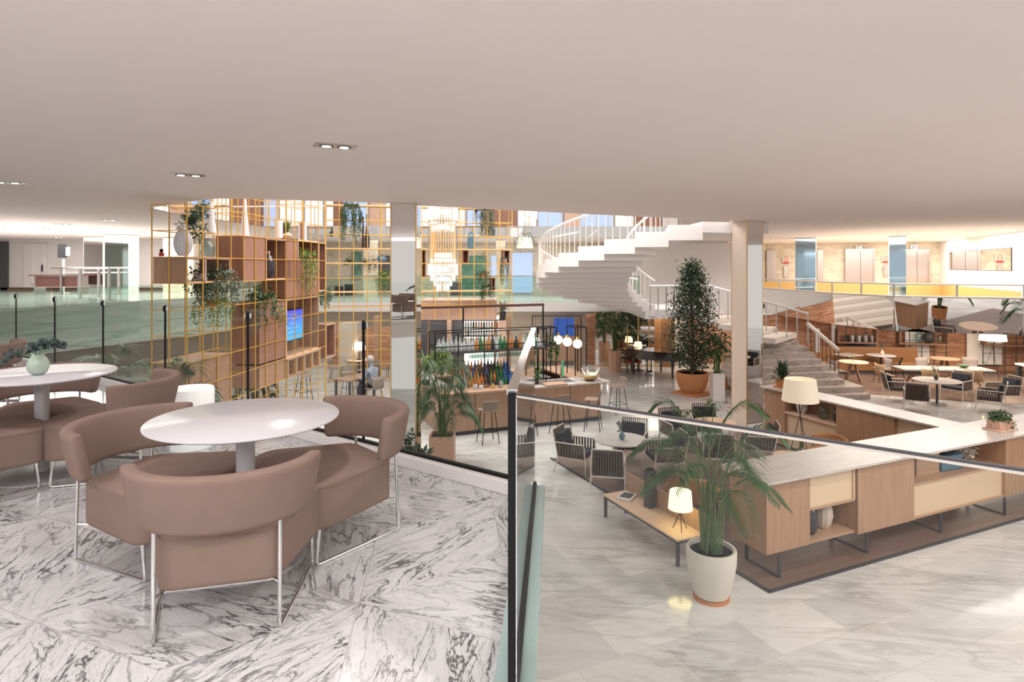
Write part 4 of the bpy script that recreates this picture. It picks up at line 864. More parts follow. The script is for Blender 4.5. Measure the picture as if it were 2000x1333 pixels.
palm('tall kentia palm behind the left glass railing', (-5.35, 9.45, 0), 2.95, 1.0, 12, pot_lathe([(.25, 0), (.3, .5)], 'charcoal'), 36, .75, .42, .03, 28, mt='leaf')
palm('kentia palm at the left side of the lobby below the gallery', (-8.6, 13.2, 0), 2.7, 1.1, 12, pot_lathe([(.25, 0), (.3, .5)], 'cream_pot'), 37, .75, .38, .03, 26, mt='leaf')
t = thing('leafy_shrub', 'low broad leaved dark shrub beside the square clay planter', 'plant', (-1.78, 10.85, 0)); MB().lathe([(.2, 0), (.26, .3)], 20).build('pot', 'charcoal', t); mb = MB(); bushy(mb, (0, 0, .55), (.42, .42, .35), 420, random.Random(4), .14); mb.build('foliage', 'leaf_dark', t, smooth=0)
# ================= lobby furniture =================
def LP(o, a, x, y, z=0): return Vector((o[0]+math.cos(a)*x-math.sin(a)*y, o[1]+math.sin(a)*x+math.cos(a)*y, z))
struct(MB().box((0, 0, 0), (10.5, 5.9, .012)).build('floor', 'parquet', loc=LP((3.256, 7.74), A24, 5.25, 2.95, .006), rz=A24))
struct(MB().bx((-.02, -.02, 0), (10.5, .03, .02)).build('trim_80', 'charcoal', loc=(3.256, 7.74, 0), rz=A24)); struct(MB().bx((-.04, -.02, 0), (.01, 5.92, .02)).build('trim_81', 'charcoal', loc=(3.256, 7.74, 0), rz=A24))
# ---- marble topped display counter ----
O1 = (3.31, 7.94); H1 = 1.30
ct = thing('display_counter', 'long oak display counter with white marble top and niches, nearest to the camera', 'counter', (O1[0], O1[1], 0), A24)
MB().bx((0, 0, H1-.035), (9.0, .87, H1)).build('marble_top', 'marble_top', ct, bevel=.003)
def panelbox(x0, x1, z0, z1, mt, y0=.12, y1=.78, name='cabinet_block', p=ct): return MB().bx((x0, y0, z0), (x1, y1, z1)).build(name, mt, p, smooth=10)
ZB = .30
panelbox(.10, .90, ZB, H1-.036, 'oak')
panelbox(.90, 1.80, .78, H1-.036, 'cream_panel', .15); panelbox(.90, 1.80, ZB, ZB+.03, 'oak_x', .13, name='niche_shelf'); panelbox(.90, 1.80, .75, .78, 'oak_x', .13, name='niche_shelf'); panelbox(.90, 1.80, ZB+.03, .75, 'oak', .70, .75, 'niche_back'); panelbox(1.77, 1.80, .78, H1-.036, 'oak_light', .12, .149, 'edge_strip')
panelbox(1.82, 3.06, ZB-.02, H1-.036, 'oak', .09)
panelbox(3.06, 5.41, ZB, .78, 'cream_panel', .15); panelbox(3.06, 5.41, ZB-.03, ZB, 'oak_x', .12, name='niche_shelf'); panelbox(3.06, 5.41, .78, .81, 'oak_x', .12, name='niche_shelf'); panelbox(3.06, 5.41, .81, H1-.036, 'cream_panel', .70, .75, 'niche_back')
panelbox(5.41, 9.0, ZB-.02, H1-.036, 'oak', .09)
def loop_leg(x, p, y0=.05, y1=.62, z=.3, name='leg'):
    return MB().bar((x, y0, 0), (x, y0, z), .05, .02).bar((x, y1, 0), (x, y1, z), .05, .02).bar((x, y0-.01, .012), (x, y1+.01, .012), .05, .024).build(name, 'charcoal', p)
for x in (.25, 1.95, 3.62, 5.3): loop_leg(x, ct)
ct2 = thing('display_counter', 'oak display counter with white marble top running back from the near one', 'counter', (O1[0], O1[1], 0), A24)
MB().bx((4.97, .872, H1-.035), (5.62, 4.95, H1)).build('marble_top', 'marble_top', ct2, bevel=.003)
def pb2(y0, y1, z0, z1, mt, x0=5.05, x1=5.56, name='cabinet_block'): return MB().bx((x0, y0, z0), (x1, y1, z1)).build(name, mt, ct2, smooth=10)
pb2(4.29, 4.88, .05, H1-.036, 'oak'); pb2(2.96, 4.29, .05, .80, 'cream_panel', 5.10); pb2(2.96, 4.29, .80, .83, 'oak_pale', 5.03, name='niche_shelf'); pb2(2.96, 4.29, .83, H1-.036, 'oak', 5.50, 5.54, 'niche_back')
pb2(1.74, 2.96, .05, H1-.036, 'oak', 5.02); pb2(.90, 1.74, .1, H1-.036, 'cream_panel', 5.12)
def onct(x, y, z=H1): return LP(O1, A24, x, y, z)
amph = lambda r, h: [(r*.45, 0), (r*.8, h*.15), (r, h*.45), (r*.9, h*.7), (r*.5, h*.88), (r*.38, h*.93), (r*.5, h), (r*.3, h)]
vase('floor_vase', 'black round shouldered vase in the low niche of the near counter', onct(1.13, .30, ZB+.032), amph(.105, .40), 'ceramic_dark')
vase('floor_vase', 'tall knobbly beige vase beside the black one in the low niche', onct(1.47, .38, ZB+.032), amph(.13, .43), 'ceramic_sand', flute=.04, nf=12)
vase('round_vase', 'small blue round vase at the left of the long upper niche', onct(3.22, .42, .812), egg(.09, .16, .3, .5), 'ceramic_blue')
t = thing('wooden_box', 'plain oak box inside the long upper niche of the counter', 'box', onct(3.72, .45, .812), A24); MB().bx((-.28, -.15, 0), (.28, .15, .30)).build('body', 'oak_x', t); MB().bx((-.285, -.155, .3), (.285, .155, .32)).build('lid', 'oak_light', t)
t = thing('glass_terrarium', 'dark angular glass and stone ornament in the counter niche', 'ornament', onct(4.35, .42, .812), A24); MB().prism([(-.3, -.14), (.2, -.16), (.34, 0), (.15, .14), (-.28, .12)], 0, .24).build('body', 'ceramic_blue', t, bevel=.02); MB().box((.05, .02, .3), (.4, .12, .12), .2).build('stone', 'charcoal', t)
vase('dried_coral', 'pale coral like dried ornament on a dark base in the counter niche', onct(4.9, .42, .812), [(.09, 0), (.05, .03), (.03, .08)], 'charcoal', cat='ornament', extra=lambda t: (lambda mb: (bushy(mb, (0, 0, .24), (.15, .1, .15), 260, random.Random(5), .07), mb.build('coral', 'cream_pot', t, smooth=0)))(MB()))
t = thing('potted_herb', 'rectangular clay planter of green herbs on the marble counter corner', 'plant', onct(5.75, .35), A24); MB().bx((-.2, -.11, .03), (.2, .11, .17)).build('pot', 'pink_clay', t, bevel=.01); MB().bx((-.25, -.15, 0), (.25, .15, .028)).build('tray', 'oak_pale', t, bevel=.006); mb = MB(); bushy(mb, (0, 0, .22), (.24, .14, .09), 500, random.Random(6), .05); strands(mb, (0, 0, .2), .2, 20, .16, random.Random(8), .03); mb.build('foliage', 'leaf', t, smooth=0)
t = thing('potted_plant', 'broad leaved plant in a round terracotta pot at the far end of the marble counter', 'plant', onct(5.3, 4.6), A24); MB().lathe([(.12, .03), (.16, .2), (.15, .2)], 20).build('pot', 'terracotta', t); MB().lathe([(.19, 0), (.19, .025), (.12, .025)], 20).build('saucer', 'terracotta', t); mb = MB(); tuft(mb, (0, 0, .2), .2, .3, 60, random.Random(9), .05, .48); mb.build('foliage', 'leaf_dark', t, smooth=0)
vase('ribbed_vase', 'pale carved vase on the shelf of the rear counter niche', LP(O1, A24, 5.25, 4.0, .832), amph(.12, .34), 'cream_pot', flute=.04, nf=10)
vase('glass_jar', 'clear glass jar on the shelf of the rear counter niche', LP(O1, A24, 5.25, 3.45, .832), [(.08, 0), (.11, .03), (.11, .24), (.06, .3), (.07, .31)], 'glass_item')
vase('floor_vase', 'dark slim vase at the edge of the rear counter niche', LP(O1, A24, 5.22, 3.1, .832), amph(.08, .32), 'ceramic_dark')
# ---- lamps ----
def shade(mb, r0, r1, z0, z1, n=36): mb.lathe([(r0, z0), (r1, z1), (r1-.008, z1), (r0-.008, z0), (r0, z0)], n, flute=.006, nf=n); return mb
def tripod_lamp(name, label, loc, r0, r1, z0, z1, foot, mt='lamp_shade', cat='lamp', cross=.75):
    t = thing(name, label, cat, loc); shade(MB(), r0, r1, z0, z1, 48).build('lamp_shade', mt, t); zc = z0*cross
    for k in range(3):
        a = 2.1*k+.4; MB().tube([(foot*math.cos(a), foot*math.sin(a), 0), (-.25*foot*math.cos(a), -.25*foot*math.sin(a), z0+.02)], .006, 6).build('leg', 'black', t)
    MB().lathe([(.01, z0), (.01, z0+.05), (.04, z0+.07), (.045, z0+.12), (.001, z0+.16)], 14).build('bulb', 'globe', t); return t
tripod_lamp('floor_lamp', 'big cream shaded tripod floor lamp behind the low olive vase', (5.77, 12.3, 0), .345, .29, 1.42, 1.86, .28, cross=.8)
tripod_lamp('table_lamp', 'lit small tripod table lamp on the long oak bench', (2.39, 8.72, .372), .17, .15, .30, .55, .11, 'lamp_lit')
# ---- bench ----
bo = (2.256, 8.38); be = thing('bench', 'long low oak bench with dark steel frame and backboard beside the palm', 'bench', (bo[0], bo[1], 0), A24)
MB().bx((0, 0, .345), (.46, 1.87, .37)).build('top', 'oak_light', be, bevel=.003); MB().bx((.46, .0, .20), (.485, 1.87, .66)).build('backboard', 'oak', be)
MB().bx((.01, .01, .31), (.45, .04, .344)).bx((.01, 1.83, .31), (.45, 1.86, .344)).bx((.01, .04, .31), (.04, 1.83, .344)).build('frame', 'charcoal', be)
for x, y in ((.03, .03), (.03, 1.84), (.43, .03), (.43, 1.84)): MB().bx((x-.02, y-.02, 0), (x+.02, y+.02, .344)).build('leg', 'charcoal', be)
p = P(1224, 972, .37); t = thing('magazine', 'magazine with a dark cover photo lying on the oak bench', 'magazine', (p.x, p.y, .372), A24+.6); MB().bx((-.17, -.12, 0), (.17, .12, .025)).build('pages', 'paper', t); MB().bx((-.1, -.09, .0255), (.13, .09, .027)).build('cover_photo', 'charcoal', t)
p = P(1270, 991, .37); t = thing('tall_box', 'tall black textured box standing on the oak bench', 'box', (p.x, p.y, .372), A24+.2); MB().bx((-.07, -.07, 0), (.07, .07, .58)).build('body', 'charcoal', t, bevel=.004); MB().bx((-.045, -.045, .58), (.045, .045, .6)).build('cap', 'black', t)
# ---- rope armchair ----
def armchair(label, loc, rz, group=None):
    t = thing('armchair', label, 'armchair', loc, rz, group); w, d = .30, .30
    for sx in (-1, 1):
        x = sx*w; MB().tube([(x*1.05, -d-.06, 0), (x, -d+.02, .30), (x, -d, .42), (x*.93, -d-.10, .82), (x*.88, -d-.105, .835)], .012, 7).build('leg', 'frame_white', t)
        MB().tube([(x*1.05, d+.02, 0), (x*1.02, d, .3), (x, d-.02, .56), (x, d-.05, .60), (x, -d-.03, .60)], .012, 7).build('leg', 'frame_white', t)
        mb = MB()
        for k in range(9):
            y = -d+.06+k*.062; mb.box((x*1.01, y, .46), (.012, .036, .28))
        mb.build('arm_straps', 'strap_brown', t)
    MB().tube([(-w*.88, -d-.105, .835), (w*.88, -d-.105, .835)], .012, 7).build('back_rail', 'frame_white', t)
    mb = MB()
    for k in range(12):
        x = -w*.84+k*(2*w*.84/11); mb.bar((x*1.05, -d+.012, .33), (x, -d-.098, .84), .025, .014)
    mb.build('back_straps', 'strap_brown', t)
    MB().bx((-w, -d, .30), (w, d-.02, .325)).build('seat_frame', 'frame_white', t); MB().bx((-w+.02, -d+.03, .33), (w-.02, d, .42)).build('seat_cushion', 'navy', t, bevel=.02)
    m_ = Matrix.Translation((0, -d+.06, .60)) @ Matrix.Rotation(R(14), 4, 'X'); MB().box((0, 0, 0), (.50, .10, .36), m=m_).build('back_cushion', 'navy', t, bevel=.03); return t
def face(dx, dy): return math.atan2(dy, dx)-math.pi/2
ac = armchair('rope armchair with navy cushion at the left side of the near marble table', (1.30, 12.40, 0), face(.86, -.45))
ACS = [((1.78, 11.35), (.2, .98), 'rope armchair seen from behind, nearest the camera at the marble table'), ((2.5, 12.95), (-.4, -.92), 'rope armchair facing the camera behind the near marble table'), ((3.02, 12.15), (-.98, -.1), 'rope armchair at the right side of the near marble table'),
 ((3.75, 13.9), (.3, -1), 'rope armchair behind the palm fronds at the hidden second table'), ((4.5, 14.3), (-.2, -1), 'rope armchair at the back of the hidden second table'), ((5.15, 12.9), (-1, .25), 'rope armchair beside the big cream floor lamp'), ((4.1, 12.35), (.15, 1), 'rope armchair mostly hidden by the near palm'),
 ((11.55, 17.55), (.5, .85), 'rope armchair seen from behind at the right dining table by the long white table'), ((11.85, 18.9), (1, -.3), 'rope armchair at the left of the right dining table'), ((13.75, 19.0), (-.9, -.5), 'rope armchair at the right back of the right dining table'), ((13.6, 17.5), (-.75, .6), 'rope armchair at the right front of the right dining table'), ((14.6, 18.3), (-1, .0), 'rope armchair turned sideways farthest right of the dining table')]
for q, f_, lab in ACS: dup(ac, (q[0], q[1], 0.012 if q[0] > 3.2 else 0), face(*f_), lab)
def ped_table(label, loc, r, h, top='marble_table', base='charcoal', br=.25, name='round_table', col='charcoal', cr=.03):
    t = thing(name, label, 'table', loc); MB().lathe([(r-.02, h-.025), (r, h-.015), (r, h)], 48).build('tabletop', top, t); MB().lathe([(cr, .02), (cr, h-.025)], 16).build('column', col, t); MB().lathe([(br, 0), (br, .012), (cr*1.5, .05), (cr, .09)], 28).build('base', base, t); return t
ped_table('round marble topped table among four rope armchairs', (2.12, 12.0, 0), .52, .74, cr=.07)
ped_table('round table hidden behind the near palm', (4.4, 13.35, .012), .45, .72, 'oak_light'); ped_table('round marble table between the rope armchairs at the right', (12.7, 18.36, .0), .63, .72)
def bud(label, loc, mt='ceramic_blue', s=1, seed=1, lm='leaf_blue'):
    t = vase('bud_vase', label, loc, [(.03*s, 0), (.055*s, .04*s), (.06*s, .08*s), (.03*s, .13*s), (.022*s, .15*s), (.026*s, .16*s)], mt); r_ = random.Random(seed); mb = MB(); ms_ = MB()
    for k in range(5):
        a = r_.uniform(0, 6.3); e = Vector((math.cos(a)*.10*s, math.sin(a)*.10*s, (.26+.08*r_.random())*s)); ms_.tube([(0, 0, .1*s), e*.6+Vector((0, 0, .08*s)), e], .002*s, 4)
        for j in range(8): leafquad(mb, e*(.55+.06*j)+Vector((0, 0, .06*s)), Vector((r_.uniform(-1, 1), r_.uniform(-1, 1), r_.uniform(-.2, 1))), Vector((r_.random(), 1, 1)), .045*s, .035*s)
    ms_.build('stem', 'stem_green', t); mb.build('foliage', lm, t, smooth=0); return t
bud('small blue bud vase with sprig on the near marble table', (2.14, 11.96, .742)); bud('small dark bud vase on the right dining table', (12.7, 18.4, .722), 'charcoal', 1, 3)
t = ped_table('low round oak side table in front of the floor lamp', (5.4, 11.85, .012), .34, .45, 'oak_light', name='side_table'); vase('glass_bottle', 'olive green glass bottle vase at the foot of the floor lamp', (5.68, 12.05, .012), [(.08, 0), (.16, .1), (.18, .28), (.13, .45), (.04, .55), (.035, .7), (.045, .71)], 'glass_olive', cat='bottle')
t = ped_table('low round side table behind the end of the marble counter', (4.1, 10.9, .012), .36, .5, 'oak_light', name='side_table'); vase('round_vase', 'small blue grey vase on the low table behind the palm', (3.92, 10.95, .512), egg(.07, .16, .3, .5), 'ceramic_blue')
def tub_chair(label, loc, rz, throw=False):
    t = thing('lounge_chair', label, 'armchair', loc, rz); mb = MB(); n = 16; vs = []
    for i in range(n+1):
        a = math.pi*(1.0+i/n)*1.0; 
        for r, z in ((.42, .22), (.42, .62), (.33, .64), (.32, .36)): vs.append((r*math.cos(a)*1.0, r*math.sin(a)*.9+.02, z+(.06*math.sin(math.pi*i/n) if z > .5 else 0)))
    fs = [(i*4+j, (i+1)*4+j, (i+1)*4+(j+1) % 4, i*4+(j+1) % 4) for i in range(n) for j in range(4)]+[(0, 1, 2, 3), (n*4+3, n*4+2, n*4+1, n*4)]
    mb.add(vs, fs).build('back_shell', 'leather_tan', t, bevel=.03); MB().bx((-.33, -.3, .24), (.33, .40, .42)).build('seat_cushion', 'leather_tan', t, bevel=.05)
    for sx in (-1, 1):
        for sy in (-1, 1): MB().tube([(sx*.3, sy*.27, .24), (sx*.34, sy*.32, 0)], .016, 6).build('leg', 'charcoal', t)
    if throw:
        mb = MB(); r_ = random.Random(2); nx = 10; vs = []; 
        for i in range(nx+1):
            for j in range(7): vs.append((-.28+.5*j/6, -.42+.075*i, .70-(.0 if i < 2 else .20+.02*i)+r_.uniform(-.015, .015)))
        mb.add(vs, [(i*7+j, i*7+j+1, (i+1)*7+j+1, (i+1)*7+j) for i in range(nx) for j in range(6)]).build('throw', 'grey_throw', t)
        t.children[-1].modifiers.new('solid', 'SOLIDIFY').thickness = .02
    return t
tub_chair('tan leather lounge chair with dark throw behind the oak bench', (3.0, 10.35, .0), face(.9, .4), True); tub_chair('tan leather lounge chair in front of the rear counter block', (6.35, 12.35, .012), face(-.9, -.3))

# ================= bar =================
Bo = (-1.66, 14.73); BA = math.atan2(1.70, 4.04); BH = 1.06
bl = lambda x, y, z=0: LP(Bo, BA, x, y, z)
bar = thing('bar_counter', 'island bar clad in oak with marble worktop under black bottle racks', 'bar', (Bo[0], Bo[1], 0), BA)
for x0, x1 in ((0, .82), (.84, 2.13), (2.15, 3.46), (3.48, 4.38)): MB().bx((x0, .02, .10), (x1, .10, BH-.05)).build('front_panel', 'bar_wood', bar)
MB().bx((.0, .06, 0), (4.35, .12, .10)).build('plinth', 'charcoal', bar); MB().bx((4.30, .12, 0), (4.38, 2.7, BH-.05)).build('side_panel', 'bar_wood', bar); MB().bx((0, .12, 0), (.06, 2.7, BH-.05)).build('side_panel', 'bar_wood', bar); MB().bx((.06, 2.62, 0), (4.30, 2.7, BH-.05)).build('rear_panel', 'bar_wood', bar)
MB().bx((-.05, -.10, BH-.05), (2.1, .50, BH)).build('wood_top', 'oak_x', bar, bevel=.004); MB().bx((2.11, -.10, BH-.05), (4.60, .75, BH-.005)).build('marble_top', 'marble_table', bar, bevel=.004)
MB().bx((3.85, .751, BH-.05), (4.60, 2.75, BH-.005)).build('wood_top', 'oak_x', bar); MB().bx((-.05, .51, BH-.05), (.45, 2.75, BH-.005)).build('marble_top', 'marble_table', bar); MB().bx((.46, 2.3, BH-.05), (3.84, 2.75, BH-.005)).build('wood_top', 'oak_x', bar)
MB().bx((.06, .5, .001), (4.3, 2.6, .012)).build('inner_floor', 'charcoal', bar)
MB().bx((2.5, .15, BH-.004), (3.7, .6, BH+.004)).build('sink', 'steel', bar); MB().bx((2.7, -.16, BH), (3.3, .22, BH+.03)).build('serving_board', 'oak_x', bar)
def rack(label, x0, x1, y0, y1, z0, z1, shelf=None, mids=(), th=.022, loc=None, rows=()):
    c = bl((x0+x1)/2, (y0+y1)/2, z0); t = thing('bar_rack', label, 'rack', c, BA); w = (x1-x0)/2; d = (y1-y0)/2; h = z1-z0
    for sx in (-1, 1):
        for sy in (-1, 1): MB().bx((sx*w-th/2, sy*d-th/2, 0), (sx*w+th/2, sy*d+th/2, h)).build('upright', 'black', t)
    for m_ in mids:
        x = m_-(x0+x1)/2; MB().bx((x-th/2, -d-th/2, 0), (x+th/2, -d+th/2, h)).build('upright', 'black', t)
    for z in [h]+[r-z0 for r in rows]:
        for sy in (-1, 1): MB().bx((-w, sy*d-th/2, z-th), (w, sy*d+th/2, z)).build('rail', 'black', t)
        for sx in (-1, 1): MB().bx((sx*w-th/2, -d, z-th), (sx*w+th/2, d, z)).build('rail', 'black', t)
    if shelf: MB().bx((-w, -d, shelf-z0-.05), (w, d, shelf-z0)).build('shelf_board', 'charcoal', t)
    return t
rack('long black bottle rack over the left half of the bar with hanging glasses', -.05, 3.0, .50, 1.05, BH, 2.47, 1.97, (.55, 1.25, 1.9), rows=(2.12,))
rack('narrow black rack over the bar just right of the metal cap rail', 2.72+.4, 3.5, .9, 1.25, BH, 2.45, 1.98)
rack('open black wire cage with brass inner rods at the right end of the bar', 4.1, 4.45, .9, 1.4, BH, 2.42)
t = thing('gantry', 'high dark metal frame spanning above the bar', 'frame', bl(0, 0), BA)
MB().bx((-.25, 1.75, 2.98), (3.55, 1.81, 3.05)).build('beam', 'desk_brown', t)
for x in (-.22, 1.1, 3.52): MB().bx((x-.018, 1.76, .012), (x+.018, 1.79, 2.98)).build('upright', 'black', t)
# bottles
def bottle(name, label, prof, mt, group):
    return tag(MB().lathe(prof, 12).build(name, mt), label, 'bottle', group)
prof_a = [(.036, 0), (.038, .02), (.038, .17), (.016, .22), (.013, .29), (.015, .30)]
prof_b = [(.045, 0), (.05, .03), (.045, .13), (.02, .18), (.015, .23), (.02, .25), (.001, .26)]
prof_c = [(.03, 0), (.032, .20), (.013, .25), (.012, .32), (.001, .325)]
cols = [('b_blue', 'bright blue'), ('b_green', 'green'), ('b_amber', 'amber'), ('b_dark', 'black'), ('b_clear', 'clear'), ('b_orange', 'orange'), ('b_purple', 'purple blue'), ('b_gold', 'golden'), ('b_olive', 'olive')]
base_b = {}
def put_bottle(mt, nm, shape, x, y, z, where, wkey):
    key = (mt, shape, wkey)
    if key not in base_b:
        pr = {'a': prof_a, 'b': prof_b, 'c': prof_c}[shape]; sh_ = {'a': 'straight', 'b': 'squat', 'c': 'slim'}[shape]
        o = bottle('bottle', '%s %s glass bottle %s' % (nm, sh_, where), pr, mt, '%s %s bottles %s' % (nm, sh_, where)); base_b[key] = o
    else: o = base_b[key].copy(); COL.objects.link(o)
    o.location = bl(x, y, z); return o
r_ = random.Random(21)
for k in range(4): MB().bx((.46, .50+.12*k, .95+.13*k), (2.10, .62+.12*k, .98+.13*k)).build('work_shelf', 'steel', bar)
for row, (y, xa, xb, n) in enumerate([(.56, .5, 2.05, 18), (.68, .5, 2.05, 18), (.80, .5, 2.05, 18), (.92, .5, 2.05, 18)]):
    for i in range(n):
        x = xa+(xb-xa)*i/(n-1); u = i/(n-1)+r_.uniform(-.1, .1)
        c_ = cols[[7, 4, 4, 2, 5, 2, 3, 6, 3, 1, 0, 0][max(0, min(11, int(u*12)))]] if r_.random() < .75 else r_.choice(cols)
        put_bottle(c_[0], c_[1], r_.choice('abc'), x, y+r_.uniform(-.01, .01), .982+.13*row, 'in the rows behind the left bar top', 'low')
for i in range(26):
    x = .1+2.75*i/25; c_ = cols[4] if i < 9 else cols[[2, 7, 2, 3, 2, 1, 1, 4, 4, 7][r_.randrange(10)]]
    put_bottle(c_[0], c_[1], r_.choice('ab'), x, .66+r_.uniform(-.02, .02), 1.972, 'on the shelf of the long black rack', 'rack').scale = (1.25, 1.25, 1.25)
for i in range(24):
    x = .12+2.75*i/23; put_bottle('b_clear', 'clear', r_.choice('bc'), x, .88+r_.uniform(-.03, .03), 1.972, 'at the back of the long black rack', 'rackb')
for i in range(7): put_bottle('b_dark', 'black', 'c', 3.16+.05*i, 1.0+.1*(i % 2), 1.982, 'on the narrow rack right of the cap rail', 'rack2')
wg = tag(MB().lathe([(.001, 0), (.028, -.003), (.004, -.01), (.004, -.07), (.03, -.10), (.036, -.14), (.028, -.18)], 10).build('wine_glass', 'glass_item'), 'clear stemmed glass hanging upside down under the long bar rack', 'glass', 'stemmed glasses under the bar rack')
first = True
for i in range(26):
    for j in range(2):
        o = wg if first else wg.copy()
        if not first: COL.objects.link(o)
        first = False; o.location = bl(1.0+.075*i, .72+.2*j, 1.918)
t = thing('ice_bowl', 'golden bowl holding three chilled bottles on the right corner of the bar', 'bowl', bl(4.15, .18, BH)); MB().lathe([(.10, 0), (.2, .06), (.27, .17), (.26, .17), (.19, .07), (.001, .03)], 28).build('bowl', 'gold_bowl', t)
for k, (x, y, rx) in enumerate(((-.1, 0, -.5), (.0, .04, -.25), (.12, 0, .55))):
    o = bottle('champagne_bottle', ['frosted white bottle leaning left in the golden bowl', 'frosted white bottle standing in the middle of the golden bowl', 'frosted white bottle leaning right in the golden bowl'][k], prof_a, 'ice', 'bottles in the golden bowl'); o.location = bl(4.15+x, .18+y, BH+.06); o.rotation_euler = (0, rx, 0); o['group'] = 'bottles in the golden bowl'
t = thing('beer_tap', 'steel beer tap with a green glass column on the bar', 'tap', bl(3.42, .42, BH+.004)); MB().bx((-.05, -.05, 0), (.05, .05, .03)).bx((-.03, -.02, .03), (-.005, .02, .5)).build('tower', 'chrome', t); MB().bx((.0, -.025, .10), (.05, .025, .52)).build('glass_column', 'green_glass_solid', t); MB().tube([(-.03, 0, .42), (-.12, 0, .46)], .012).build('handle', 'red', t)
for x, y, z, lab, seed, mt in ((2.62, .28, BH, 'leafy green plant in a jar on the bar front right of the post', 3, 'leaf'), (3.1, 1.3, BH-.9+.9, 'bunch of yellow green leaves in a bowl inside the bar', 4, 'leaf_light')):
    t = thing('potted_herb', lab, 'plant', bl(x, y, z)); MB().lathe([(.05, 0), (.06, .12), (.055, .12)], 14).build('pot', 'charcoal' if seed == 3 else 'oak_pale', t); mb = MB(); bushy(mb, (0, 0, .22), (.14, .14, .12), 130, random.Random(seed), .08); mb.build('foliage', mt, t, smooth=0)
bar_tray = thing('inner_shelf', 'low steel work shelf in the middle of the bar carrying plants', 'shelf', bl(3.1, 1.3, 0), BA); MB().bx((-.3, -.3, BH-.03), (.3, .3, BH-.002)).build('top', 'steel', bar_tray); [MB().bx((sx*.27-.015, sy*.27-.015, .012), (sx*.27+.015, sy*.27+.015, BH-.03)).build('leg', 'steel', bar_tray) for sx in (-1, 1) for sy in (-1, 1)]
hanging('yellow green bushy plant hanging at the left end of the long bar rack', bl(.12, .6, 1.85), .2, .45, 60, .05, 'leaf_light', ('charcoal', .08, .08), 41, 200)
hanging('dark trailing plant on the narrow rack beside the globe lamps', bl(3.45, .95, 1.985), .1, .6, 30, .05, 'leaf', ('charcoal', .06, .06), 42, 50)
t = thing('small_palm', 'slim spiky yellow green palm at the left end of the bar', 'plant', bl(-.1, 1.2, BH)); MB().lathe([(.07, 0), (.09, .14)], 14).build('pot', 'charcoal', t); mb = MB(); tuft(mb, (0, 0, .4), .15, .4, 70, random.Random(7), .03, .5); mb.build('foliage', 'leaf_light', t, smooth=0); MB().tube([(0, 0, .12), (0, 0, .45)], .02).build('stem', 'bark', t)
for x, y, mt, h, lab in ((.35, .12, 'ice', .16, 'frosted glass jar at the left end of the wooden bar top'), (.55, .18, 'glass_item', .17, 'clear glass jar next to the frosted jar on the bar'), (.9, .2, 'b_clear', .14, 'glass canister on the wooden bar top'), (1.02, .12, 'paper', .12, 'pale canister with light label on the wooden bar top'), (1.55, .14, 'steel', .18, 'steel cocktail shaker on the wooden bar top'), (1.32, .1, 'brass', .13, 'small brass shaker on the wooden bar top')):
    vase('jar', lab, bl(x, y, BH), [(.05, 0), (.055, .02), (.055, h*.8), (.04, h*.9), (.04, h)], mt, cat='jar', extra=lambda t, h=h: MB().lathe([(.042, h), (.042, h+.012)], 14).build('lid', 'steel', t))
t = thing('tray', 'low wooden box of jars on the bar top', 'tray', bl(1.15, .32, BH), BA); MB().bx((-.14, -.08, 0), (.14, .08, .012)).build('bottom', 'walnut', t); MB().bx((-.14, -.08, .012), (.14, -.07, .08)).bx((-.14, .07, .012), (.14, .08, .08)).build('side', 'walnut', t)
# globe lamps
for k, (x, y) in enumerate(((1089.5, 664), (1108, 668), (1128, 672), (1046, 668))):
    Zg = 17.0; p = D(x, y, Zg); t = thing('globe_lamp', ['glowing white globe lamp leftmost of the three beside the narrow rack', 'glowing white globe lamp in the middle of the three over the bar', 'glowing white globe lamp rightmost of the three next to the wire cage', 'glowing white globe lamp seen just beyond the metal cap rail'][k], 'lamp', p)
    MB().sph((0, 0, 0), .125, 20, 14).build('globe', 'globe', t); MB().cyl((0, 0, .115), .045, .08, 16).build('socket', 'brass', t); MB().tube([(0, 0, .19), (0, 0, 2.75-p.z)], .006, 6).build('cord', 'black', t)
t = thing('lamp_rail', 'thin black ceiling bar that carries the globe lamps above the bar', 'rail', (0, 0, 2.75)); MB().tube([(D(1040, 0, 17.0).x, 17.0, 0), (D(1135, 0, 17).x, 17.0, 0)], .012).build('bar', 'black', t)
for x in (1040, 1135): MB().tube([(D(x, 0, 17).x, 17.0, 0), (D(x, 0, 17).x, 17.0, -2.75+.01 if x > 1100 else -1.6)], .012).build('upright', 'black', t)
# ---- stools ----
def stool(label, loc, rz):
    t = thing('bar_stool', label, 'stool', loc, rz); n = 12; m_ = 6; vs = []
    for i in range(m_+1):
        for j in range(n+1):
            u = -1+2*j/n; v = i/m_; x = u*(.21-.03*v); 
            if v < .5: y = .2-.38*(v/.5); z = .74+.03*u*u
            else: q = (v-.5)/.5; y = -.18-.07*q+.05*u*u*q; z = .74+.27*q-.0*u*u+.03*u*u*(1-q)
            vs.append((x, y, z))
    o = MB().add(vs, [(i*(n+1)+j, i*(n+1)+j+1, (i+1)*(n+1)+j+1, (i+1)*(n+1)+j) for i in range(m_) for j in range(n)]).build('seat', 'stool_shell', t, smooth=180); o.modifiers.new('s', 'SOLIDIFY').thickness = .025
    o.modifiers.new('b', 'SUBSURF').render_levels = 1
    for sx in (-1, 1):
        for sy in (-1, 1): MB().tube([(sx*.13, sy*.12-.02, .73), (sx*.21, sy*.2-.02, 0)], .010, 6).build('leg', 'black', t)
    MB().tube([(-.18, -.19, .28), (.18, -.19, .28), (.18, .16, .28), (-.18, .16, .28)], .008, 6, closed=True).build('foot_ring', 'black', t); return t
